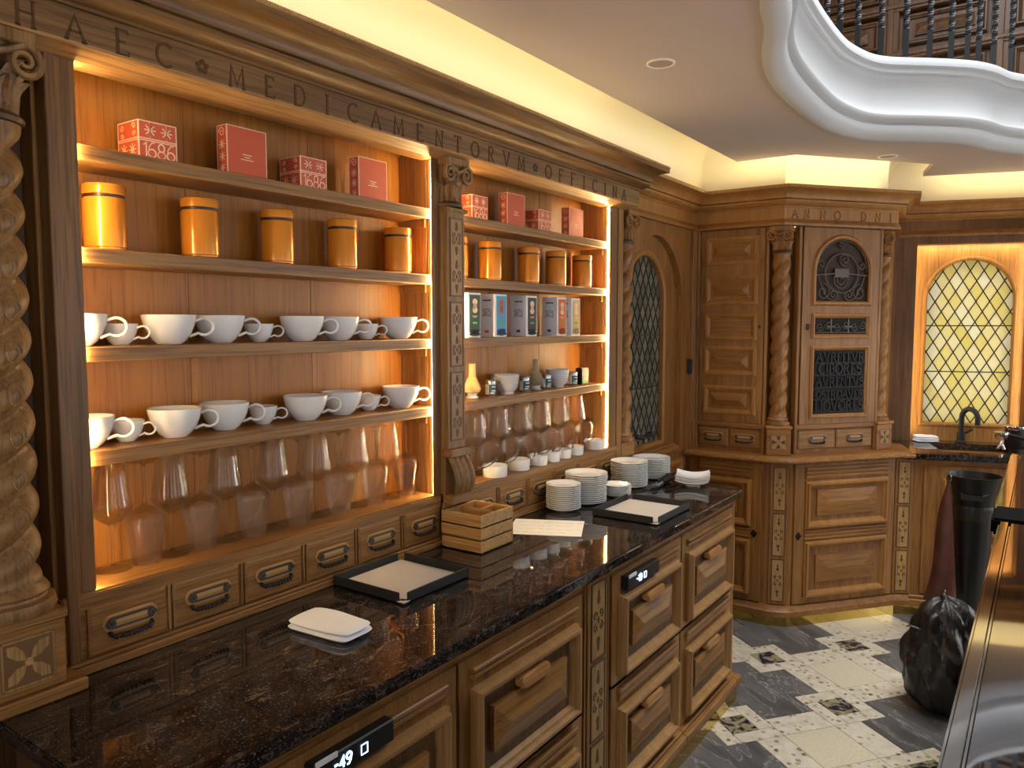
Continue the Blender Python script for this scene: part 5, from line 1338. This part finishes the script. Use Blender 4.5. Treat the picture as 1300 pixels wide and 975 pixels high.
for y0, col, band, nm, lab in ((2.009, (36, 62, 36), (24, 40, 26), 'carton green', 'white tea carton with dark green front, next to the pilaster'), (2.162, (74, 160, 196), (30, 70, 110), 'carton blue', 'white tea carton with sky blue front and red badge'),
                               (2.358, (44, 38, 40), (20, 18, 20), 'carton black', 'white tea carton with black front, middle of the row'), (2.574, (226, 110, 24), (178, 62, 20), 'carton orange', 'white tea carton with orange front'), (2.684, (216, 186, 110), (190, 158, 96), 'carton yellow', 'white tea carton with pale yellow front, last in the row')):
    place(carton(.070, .070, .150, col, band, nm), 'tea_carton', lab, 'carton', (-.092, y0, SZ[2] + .0005), 0, 'tea cartons on the middle shelf')
# ---- matcha things
def whisk_spec(mat):
    stand = mk(lambda mb: mb.lathe([(0, 0), (.020, 0), (.022, .004), (.016, .010), (.018, .016), (.024, .020), (0, .021)], 24, (0, 0, 0)), 'whisk_stand', 'glaze', 40)
    def tines(mb):
        n = 36
        for k in range(n):
            a = 2 * pi * k / n; r_ = [(.011, .076), (.017, .064), (.025, .045), (.029, .032), (.024, .022)]
            mb.tube([(r * cos(a), r * sin(a), z) for r, z in r_], .0019, 4)
        mb.lathe([(.010, .078), (.016, .062), (.022, .045), (.024, .030), (0, .024)], 20, (0, 0, 0))
    t_ = mk(tines, 'bristles', mat, 60)
    h = mk(lambda mb: mb.lathe([(0, .074), (.0125, .074), (.0130, .078), (.0122, .096), (.0128, .098), (.0122, .100), (.0125, .118), (.0115, .120), (0, .120)], 20, (0, 0, 0)), 'grip', mat, 40)
    return [('whisk_stand', stand, []), ('bristles', t_, []), ('grip', h, [])]
place(whisk_spec('bamboo'), 'matcha_whisk', 'pale bamboo matcha whisk at the left end of its shelf', 'whisk', (-.074, 2.098, SZ[3] + .0005), 0, 'matcha whisks')
place(whisk_spec('bamboo_grey'), 'matcha_whisk', 'greyish bamboo matcha whisk between the two bowls', 'whisk', (-.072, 2.500, SZ[3] + .0005), 0, 'matcha whisks')
def small_tin_spec():
    b = mk(lambda mb: mb.lathe([(0, 0), (.0185, 0), (.019, .001), (.019, .046), (.0178, .047)], 28, (0, 0, 0), cap1=True), 'tin_body', 'tin_silver', 40)
    l = mk(lambda mb: mb.lathe([(.0180, .0465), (.0195, .047), (.0195, .056), (.018, .058), (0, .058)], 28, (0, 0, 0), cap0=True), 'tin_lid', 'tin_silver', 40)
    lb = mk(lambda mb: mb.lathe([(.0194, .006), (.0194, .042)], 14, (0, 0, 0), a0=-1.25, a1=.55), 'paper_label', 'tin_green')
    lw = mk(lambda mb: mb.lathe([(.0193, .006), (.0193, .042)], 10, (0, 0, 0), a0=-2.5, a1=-1.25), 'blank_label', 'card_white')
    ln = mk(lambda mb: [mb.lathe([(.0196, z), (.0196, z + .0035)], 6, (0, 0, 0), a0=-1.0 + q, a1=-.2 + q * 1.5) for z, q in ((.010, 0), (.018, .2), (.032, .25))], 'label_print', 'card_white')
    return [('tin_body', b, []), ('tin_lid', l, []), ('paper_label', lb, [('label_print', ln, [])]), ('blank_label', lw, [])]
sts = small_tin_spec()
for y, lab in ((2.200, 'small silver matcha tin with green label beside the pale whisk'), (2.418, 'small silver matcha tin with green label beside the grey whisk, on its left'), (2.575, 'small silver matcha tin with green label left of the second bowl'), (2.780, 'small silver matcha tin with green label beside the black pouch')):
    place(sts, 'matcha_tin', lab, 'tin', (-.070, y, SZ[3] + .0005), 0, 'small matcha tins')
def bowl_spec():
    o_ = [(0, .001), (.026, 0), (.028, .003), (.027, .008), (.034, .012), (.0415, .026), (.0455, .05), (.048, .072)]
    i_ = [(.0455, .073), (.0425, .05), (.0385, .028), (.028, .016), (0, .014)]
    b = mk(lambda mb: mb.lathe(o_ + i_, 40, (0, 0, 0)), 'bowl_body', 'glaze', 50)
    rings_ = mk(lambda mb: [mb.lathe([(r - .0006, z - .003), (r + .0012, z), (r - .0006, z + .003)], 40, (0, 0, 0)) for r, z in ((.0440, .040), (.0455, .050), (.0467, .060))], 'throwing_ring', 'glaze', 60)
    return [('bowl_body', b, []), ('throwing_ring', rings_, [])]
bs = bowl_spec()
place(bs, 'matcha_bowl', 'pale glazed matcha bowl nearer the pale whisk', 'bowl', (-.076, 2.306, SZ[3] + .0005), 0, 'matcha bowls')
place(bs, 'matcha_bowl', 'pale glazed matcha bowl nearer the black pouch', 'bowl', (-.080, 2.672, SZ[3] + .0005), 1.0, 'matcha bowls')
pch = [('pouch_body', mk(lambda mb: mb.box(-.016, .016, -.030, .030, 0, .072), 'pouch_body', 'black_plastic', bev=.004, seg=2), [
    ('leaf_print', mk(lambda mb: [mb.F(*[mb.P((.0165, c + s * .008, .010)), mb.P((.0165, c + s * .008 + .010, .012)), mb.P((.0165, c * 1.5, .026 + .006 * (k % 2)))]) for k, (c, s) in enumerate(((-.014, -.6), (-.007, -.6), (0, -.6), (.007, -.6), (.013, -.6)))] + [mb.box(.0155, .0165, -.018, .018, .006, .016)], 'leaf_print', 'leaf_green', recalc=False), []),
    ('side_strip', mk(lambda mb: mb.box(-.012, .0162, .0295, .0306, .004, .070), 'side_strip', 'box_print'), [])])]
place(pch, 'tea_pouch', 'black tea box with green leaf print at the right end of the shelf', 'box', (-.066, 2.850, SZ[3] + .0005), 0)

# ================================================================== things on the worktop
def plate(R):
    o_ = [(0, .0012), (R * .58, .0004), (R * .60, .0002), (R * .66, .0025), (R * .86, .0105), (R * .97, .0128), (R, .0140)]
    i_ = [(R * .995, .0162), (R * .96, .0156), (R * .84, .0130), (R * .64, .0058), (R * .5, .0048), (0, .0048)]
    return mk(lambda mb: mb.lathe(o_ + i_, 40, (0, 0, 0)), 'plate', 'white_china', 50)
PL = {}
def stack(desc, x, y, R, n, pitch, grp, over=()):
    for k in range(n):
        r = R * (1.04 if k in over else 1.0)
        key = round(r, 4)
        if key not in PL: PL[key] = plate(r)
        a = random.uniform(0, 6.28); e = random.uniform(0, .0016)
        fromtop = n - 1 - k
        lab = 'top plate of the %s' % desc if fromtop == 0 else ('bottom plate of the %s' % desc if k == 0 else '%s plate from the top of the %s' % (ORD[fromtop], desc))
        place(PL[key], 'plate', 'white ' + lab, 'plate', (x + e * cos(a), y + e * sin(a), .9005 + k * pitch), a, grp)
stack('stack of small plates nearest the note card', .092, 2.440, .066, 13, .0073, 'small front plate stack')
stack('taller stack behind the small front one', .105, 2.590, .080, 15, .0076, 'large front plate stack', over=(9, 10, 11, 12, 13, 14))
stack('lowest round stack in the middle', .150, 2.765, .058, 6, .0072, 'low plate stack')
stack('tall stack near the cutlery', .108, 2.960, .080, 14, .0076, 'tall rear plate stack')
stack('rearmost stack below the arched window', .106, 3.190, .085, 12, .0074, 'rearmost plate stack')
def sq_dish(mb):
    n = 12; s = .070
    def H(x, y): r = max(abs(x), abs(y)) / s; c = abs(x * y) / s / s; return .004 + .014 * r ** 2.4 + .012 * c ** 2
    def lay_(off, flip):
        rows = [[mb.P(((i / n * 2 - 1) * s, (j / n * 2 - 1) * s, H((i / n * 2 - 1) * s, (j / n * 2 - 1) * s) + off)) for j in range(n + 1)] for i in range(n + 1)]
        for i in range(n):
            for j in range(n): mb.F(*((rows[i][j], rows[i + 1][j], rows[i + 1][j + 1], rows[i][j + 1])[::-1 if flip else 1]))
        return [rows[i][0] for i in range(n + 1)] + [rows[n][j] for j in range(1, n + 1)] + [rows[i][n] for i in range(n - 1, -1, -1)] + [rows[0][j] for j in range(n - 1, 0, -1)]
    a = lay_(.0045, False); b = lay_(0, True)
    for i in range(len(a)): mb.F(a[i], b[i], b[(i + 1) % len(a)], a[(i + 1) % len(a)])
    mb.lathe([(.030, -.0), (.033, 0), (.034, .006), (.028, .006)], 24, (0, 0, 0))
sqm = mk(sq_dish, 'square_dish', 'white_china', 50)
for k in range(4):
    place(sqm, 'square_dish', 'square white dish with raised corners, %s' % ('top of the stack at the worktop end', 'second from the top of its stack', 'third from the top of its stack', 'bottom of the stack at the worktop end')[3 - k], 'dish', (.322, 3.145, .9005 + .0078 * k), .30 + .04 * (k % 2), 'square dishes')
# ---- trays
def tray_spec(w, d, h=.030):
    def wall(mb):
        t_ = .004; gp = .016
        mb.box(-w / 2, w / 2, -d / 2, d / 2, .001, .006)
        mb.box(-w / 2, w / 2 - gp, -d / 2, -d / 2 + t_, .001, h); mb.box(-w / 2 + gp, w / 2, d / 2 - t_, d / 2, .001, h)
        mb.box(-w / 2, -w / 2 + t_, -d / 2, d / 2 - gp, .001, h); mb.box(w / 2 - t_, w / 2, -d / 2 + gp, d / 2, .001, h)
    return [('tray_body', mk(wall, 'tray_body', 'black_matte', bev=.0012), []), ('tray_mat', mk(lambda mb: (mb.box(-w / 2 + .006, w / 2 - .006, -d / 2 + .006, d / 2 - .006, .006, .0085), mb.box(w / 2 - .022, w / 2 + .001, -d / 2 - .001, -d / 2 + .022, .0052, .0085)), 'tray_mat', 'tray_paper', bev=.0008), []),
            ('stud', mk(lambda mb: mb.lathe([(0, 0), (.003, 0), (.003, .002), (0, .003)], 10, (w / 2 - .012, d / 2 + .0, .018)), 'stud', 'chrome', 40), [])]
place(tray_spec(.254, .262), 'serving_tray', 'black tray with grey mat in front of the drawers, nearer the towel', 'tray', (.150, 1.497, .9005), 0.0, 'black serving trays')
place(tray_spec(.255, .300), 'serving_tray', 'black tray with grey mat beside the plate stacks', 'tray', (.352, 2.575, .9005), 0.0, 'black serving trays')
# ---- folded towel
def cloth(mb):
    towel_fn(mb, .190, .105, 2, .014)
place(mk(cloth, 'folded_towel', 'towel', 60, weld=True), 'folded_towel', 'folded white towel lying on the near granite', 'towel', (.243, 1.160, .9005), .10)
stitch = None
# ---- stacked wooden tray boxes
cr = thing('tea_chest', 'pale oak box of three stacked trays with compartments', 'box', WORLD, (.085, 1.905, .9005))
W2, D2 = .156, .170; cx0, cy0 = .024, 1.812
for k in range(3):
    z0 = .9008 + k * .0392; z1 = z0 + .0388; o_ = 0.0
    def lay_f(mb):
        a, b, c, d = cx0 + o_, cx0 + W2 + o_, cy0, cy0 + D2; t_ = .009
        mb.box(a, b, c, d, z0, z0 + .005); mb.box(a, b, c, c + t_, z0, z1); mb.box(a, b, d - t_, d, z0, z1); mb.box(a, a + t_, c + t_, d - t_, z0, z1); mb.box(b - t_, b, c + t_, d - t_, z0, z1)
    lt = part(cr, 'tray_layer', 'oak_pale', lay_f, bev=.0006)
    if k == 2:
        part(lt, 'divider', 'oak_pale', lambda mb: mb.box(cx0 + .009, cx0 + W2 - .009, cy0 + .088, cy0 + .094, z0 + .005, z1 - .004))
        part(lt, 'divider', 'oak_pale', lambda mb: mb.box(cx0 + .078, cx0 + .084, cy0 + .094, cy0 + D2 - .009, z0 + .005, z1 - .004))
# ---- hand-written card
NC = Fr(.178, 2.196, 26.5)
nc = thing('note_card', 'white hand-written note card lying on the granite', 'card', NC, (0, 0, .9005))
part(nc, 'card', 'paper', lambda mb: mb.prism([(-.128, -.100), (.120, -.100), (.120, .100), (-.128, .100)][::1], .9005, .9013))
def hand(mb):
    rnd = random.Random(5)
    for r_ in range(4):
        x = -.110; z = .062 - r_ * .044
        while x < (.10, .085, .095, .04)[r_]:
            L_ = rnd.uniform(.015, .04); n = int(L_ / .0025); pts = []
            for i in range(n + 1): pts.append((x + L_ * i / n, z + .008 * sin(i * 1.9 + rnd.random()) * rnd.uniform(.4, 1.0)))
            ribbon(mb, pts, .0016, .9016, .9012, lambda a, b, y: (a, b, y)); x += L_ + .008
part(nc, 'handwriting', 'ink', hand, recalc=False)
# ---- cutlery bundle
for k, (x, y, r_, kind) in enumerate(((.196, 3.020, 1.58, 'f'), (.212, 3.035, 1.52, 'f'), (.230, 3.00, 1.46, 's'))):
    def head(mb):
        if kind == 'f':
            for q in range(4): mb.tube([(.0, (q - 1.5) * .0052, .008), (-.03, (q - 1.5) * .0056, .010), (-.045, (q - 1.5) * .0056, .016)], [.0022, .0018, .0012], 6)
            mb.tube([(0, 0, .008), (.016, 0, .009), (.05, 0, .014)], [.011, .008, .004], 8, flat=.3)
        else: mb.tube([(-.045, 0, .010), (-.035, 0, .008), (-.015, 0, .007), (.01, 0, .010), (.05, 0, .014)], [.003, .014, .016, .007, .004], 10, flat=.25)
    sp = [('head', mk(head, 'head', 'steel', 60), []), ('grip', mk(lambda mb: mb.tube([(.045, 0, .013), (.07, 0, .018), (.15, 0, .024), (.185, 0, .022)], [.005, .009, .010, .007], 8), 'grip', 'black_plastic', 60), [])]
    place(sp, 'serving_fork' if kind == 'f' else 'serving_spoon', ('black handled serving fork, the one nearest the plates', 'black handled serving fork beside the serving spoon', 'black handled serving spoon behind the rear tray')[k], 'cutlery', (x, y, .9005 + .004 * k), r_, 'black handled serving cutlery')

# ================================================================== bar counter in the foreground
ZB_ = 1.09
bar = thing('bar_counter', 'polished steel topped bar counter in the right foreground', 'counter', WORLD, (1.9, 1.6, 0))
part(bar, 'body', 'bar_body', lambda mb: mb.box(1.53, 2.30, -.6, 3.50, 0.0, ZB_ - .04), bev=.004)
part(bar, 'top_panel', 'bar_steel', lambda mb: (mb.box(1.505, 2.40, -.7, 2.335, ZB_ - .03, ZB_ - .001),), bev=.001)
part(bar, 'top_panel', 'bar_steel', lambda mb: (mb.box(1.500, 2.40, 2.505, 3.58, ZB_ - .03, ZB_ - .001),), bev=.001)
part(bar, 'rim', 'bar_rim', lambda mb: (mb.box(1.478, 1.504, -.7, 2.335, ZB_ - .04, ZB_),), bev=.005, seg=3)
part(bar, 'rim', 'bar_rim', lambda mb: (mb.box(1.462, 1.499, 2.505, 3.58, ZB_ - .04, ZB_),), bev=.005, seg=3)
part(bar, 'joint_strip', 'black_dull', lambda mb: mb.box(1.460, 2.40, 2.335, 2.505, ZB_ - .04, ZB_ + .004), bev=.006, seg=2)

# ================================================================== bin, apron and bag on the floor
bn = thing('waste_bin', 'tall tapered black waste bin with flared mouth', 'bin', WORLD, (1.30, 4.28, 0))
def binf(mb):
    rows = []; c = (1.30, 4.28)
    prof = [(.062, 0), (.064, .02), (.088, .70), (.090, .76), (.118, .862), (.120, .872), (.116, .872), (.085, .76), (.058, .03), (0, .03)]
    mb.lathe([(r, z) for r, z in prof], 32, c + (0,), cap0=True)
part(bn, 'shell', 'black_plastic', binf, 40)
def lip(mb):
    c = (1.30, 4.28)
    for a0, a1 in ((-2.25, -.75),):
        pts = [(c[0] + .096 * cos(a0 + (a1 - a0) * i / 16), c[1] + .096 * sin(a0 + (a1 - a0) * i / 16), .800 - .022 * sin(pi * i / 16)) for i in range(17)]; mb.tube(pts, .006, 6)
    mb.mx = Matrix.Translation((1.30, 4.28, 0)); mb.box(-.045, .045, -.104, -.088, .765, .790)
part(bn, 'grip_lip', 'black_plastic', lip, 50)
part(bn, 'liner_edge', 'bag', lambda mb: mb.lathe([(.0895, .66), (.092, .68), (.0905, .70), (.093, .715), (.0905, .73)], 32, (1.30, 4.28, 0)), 60)
ap = thing('leather_apron', 'red brown leather apron hanging from the waste bin', 'apron', WORLD, (1.18, 4.22, .25))
def apf(mb):
    n, m = 14, 8; rows = []
    for i in range(n + 1):
        t_ = i / n; z = .845 - .59 * t_; row = []
        w0, w1 = 1.198 - .085 * t_ - .012 * sin(6 * t_), 1.212 + .048 * t_
        for j in range(m + 1):
            q = j / m; x = w0 + (w1 - w0) * q; y = 4.178 - .03 * sin(pi * q) * (.4 + .6 * t_) + .010 * sin(q * 9 + t_ * 3) * t_ - .015 * t_
            row.append((x, y, z))
        rows.append(row)
    F0 = [[mb.P(p) for p in r_] for r_ in rows]; F1 = [[mb.P((p[0], p[1] + .004, p[2])) for p in r_] for r_ in rows]
    for i in range(n):
        for j in range(m):
            mb.F(F0[i][j], F0[i + 1][j], F0[i + 1][j + 1], F0[i][j + 1]); mb.F(F1[i][j], F1[i][j + 1], F1[i + 1][j + 1], F1[i + 1][j])
    for i in range(n): mb.F(F0[i][0], F1[i][0], F1[i + 1][0], F0[i + 1][0]); mb.F(F0[i][m], F0[i + 1][m], F1[i + 1][m], F1[i][m])
    for j in range(m): mb.F(F0[0][j], F0[0][j + 1], F1[0][j + 1], F1[0][j]); mb.F(F0[n][j], F1[n][j], F1[n][j + 1], F0[n][j + 1])
part(ap, 'leather_panel', 'apron', apf, 50)
part(ap, 'snap_hook', 'chrome', lambda mb: mb.tube([(1.203 + .010 * cos(a), 4.172, .862 + .022 * sin(a)) for a in [i * 2 * pi / 16 for i in range(16)]], .0032, 6, closed=True), 60)
bg = thing('rubbish_bag', 'tied black plastic rubbish bag standing on the stone floor', 'bag', WORLD, (1.275, 3.55, 0))
def bagf(mb):
    rows = []; n, s = 40, 64; rnd = random.Random(11)
    ph = [rnd.uniform(0, 6.28) for _ in range(12)]
    for i in range(n + 1):
        t_ = i / n; z = .475 * t_
        env = (.115 + .035 * sin(pi * min(1, t_ * 1.15)) if t_ < .88 else .0)
        if t_ >= .88: q = (t_ - .88) / .12; env = (.115 + .035 * sin(pi * 1.0)) * max(0.0, 1 - q) ** .55 * .92 + .012
        if t_ < .12: env *= .62 + .38 * (t_ / .12) ** .5
        env *= 1 - .42 * max(0, t_ - .42)
        row = []
        for k in range(s):
            a = 2 * pi * k / s
            w = .05 * sin(3 * a + 5 * t_ + ph[0]) + .05 * sin(7 * a - 9 * t_ + ph[1]) + .045 * sin(11 * a + 13 * t_ + ph[2]) + .03 * abs(sin(9 * a - 12 * t_ + ph[3])) + .014 * sin(17 * a + 22 * t_ + ph[4]) + .012 * sin(5 * a + 24 * t_ + ph[5])
            rr = env * (1 + w * (1 + .8 * t_))
            row.append(mb.P((1.283 + rr * cos(a) - .02 * t_, 3.55 + rr * sin(a), z + .010 * sin(4 * a + ph[6]) * t_)))
        rows.append(row)
    for p, q in zip(rows, rows[1:]):
        for k in range(s): mb.F(p[k], p[(k + 1) % s], q[(k + 1) % s], q[k])
    mb.F(*reversed(rows[0])); mb.F(*rows[-1])
part(bg, 'bag_body', 'bag', bagf, 35)
def knot(mb):
    mb.tube([(1.262, 3.55, .462), (1.256, 3.548, .482), (1.250, 3.545, .497), (1.262, 3.540, .505)], [.030, .016, .012, .006], 9, flat=.6)
part(bg, 'knot', 'bag', knot, 50)
part(bg, 'tie_ear', 'bag', lambda mb: mb.tube([(1.18, 3.50, .34), (1.145, 3.48, .352), (1.13, 3.475, .345)], [.016, .009, .003], 7, flat=.4), 50)

# ================================================================== ceiling fittings
for (x, y, lab) in ((.486, 2.385, 'round flush ceiling speaker nearest the camera'), (.855, 4.34, 'round flush ceiling fitting near the corner cabinet')):
    t = thing('ceiling_fitting', lab, 'ceiling fitting', WORLD, (x, y, ZC))
    part(t, 'rim', 'fitting_rim', lambda mb: mb.lathe([(.040, ZC), (.047, ZC), (.047, ZC - .004), (.042, ZC - .006), (.040, ZC - .003)], 28, (x, y, 0)), 40)
    part(t, 'grille', 'speaker', lambda mb: mb.lathe([(.0405, ZC - .0005), (.040, ZC - .003), (0, ZC - .004)], 28, (x, y, 0)), 40)
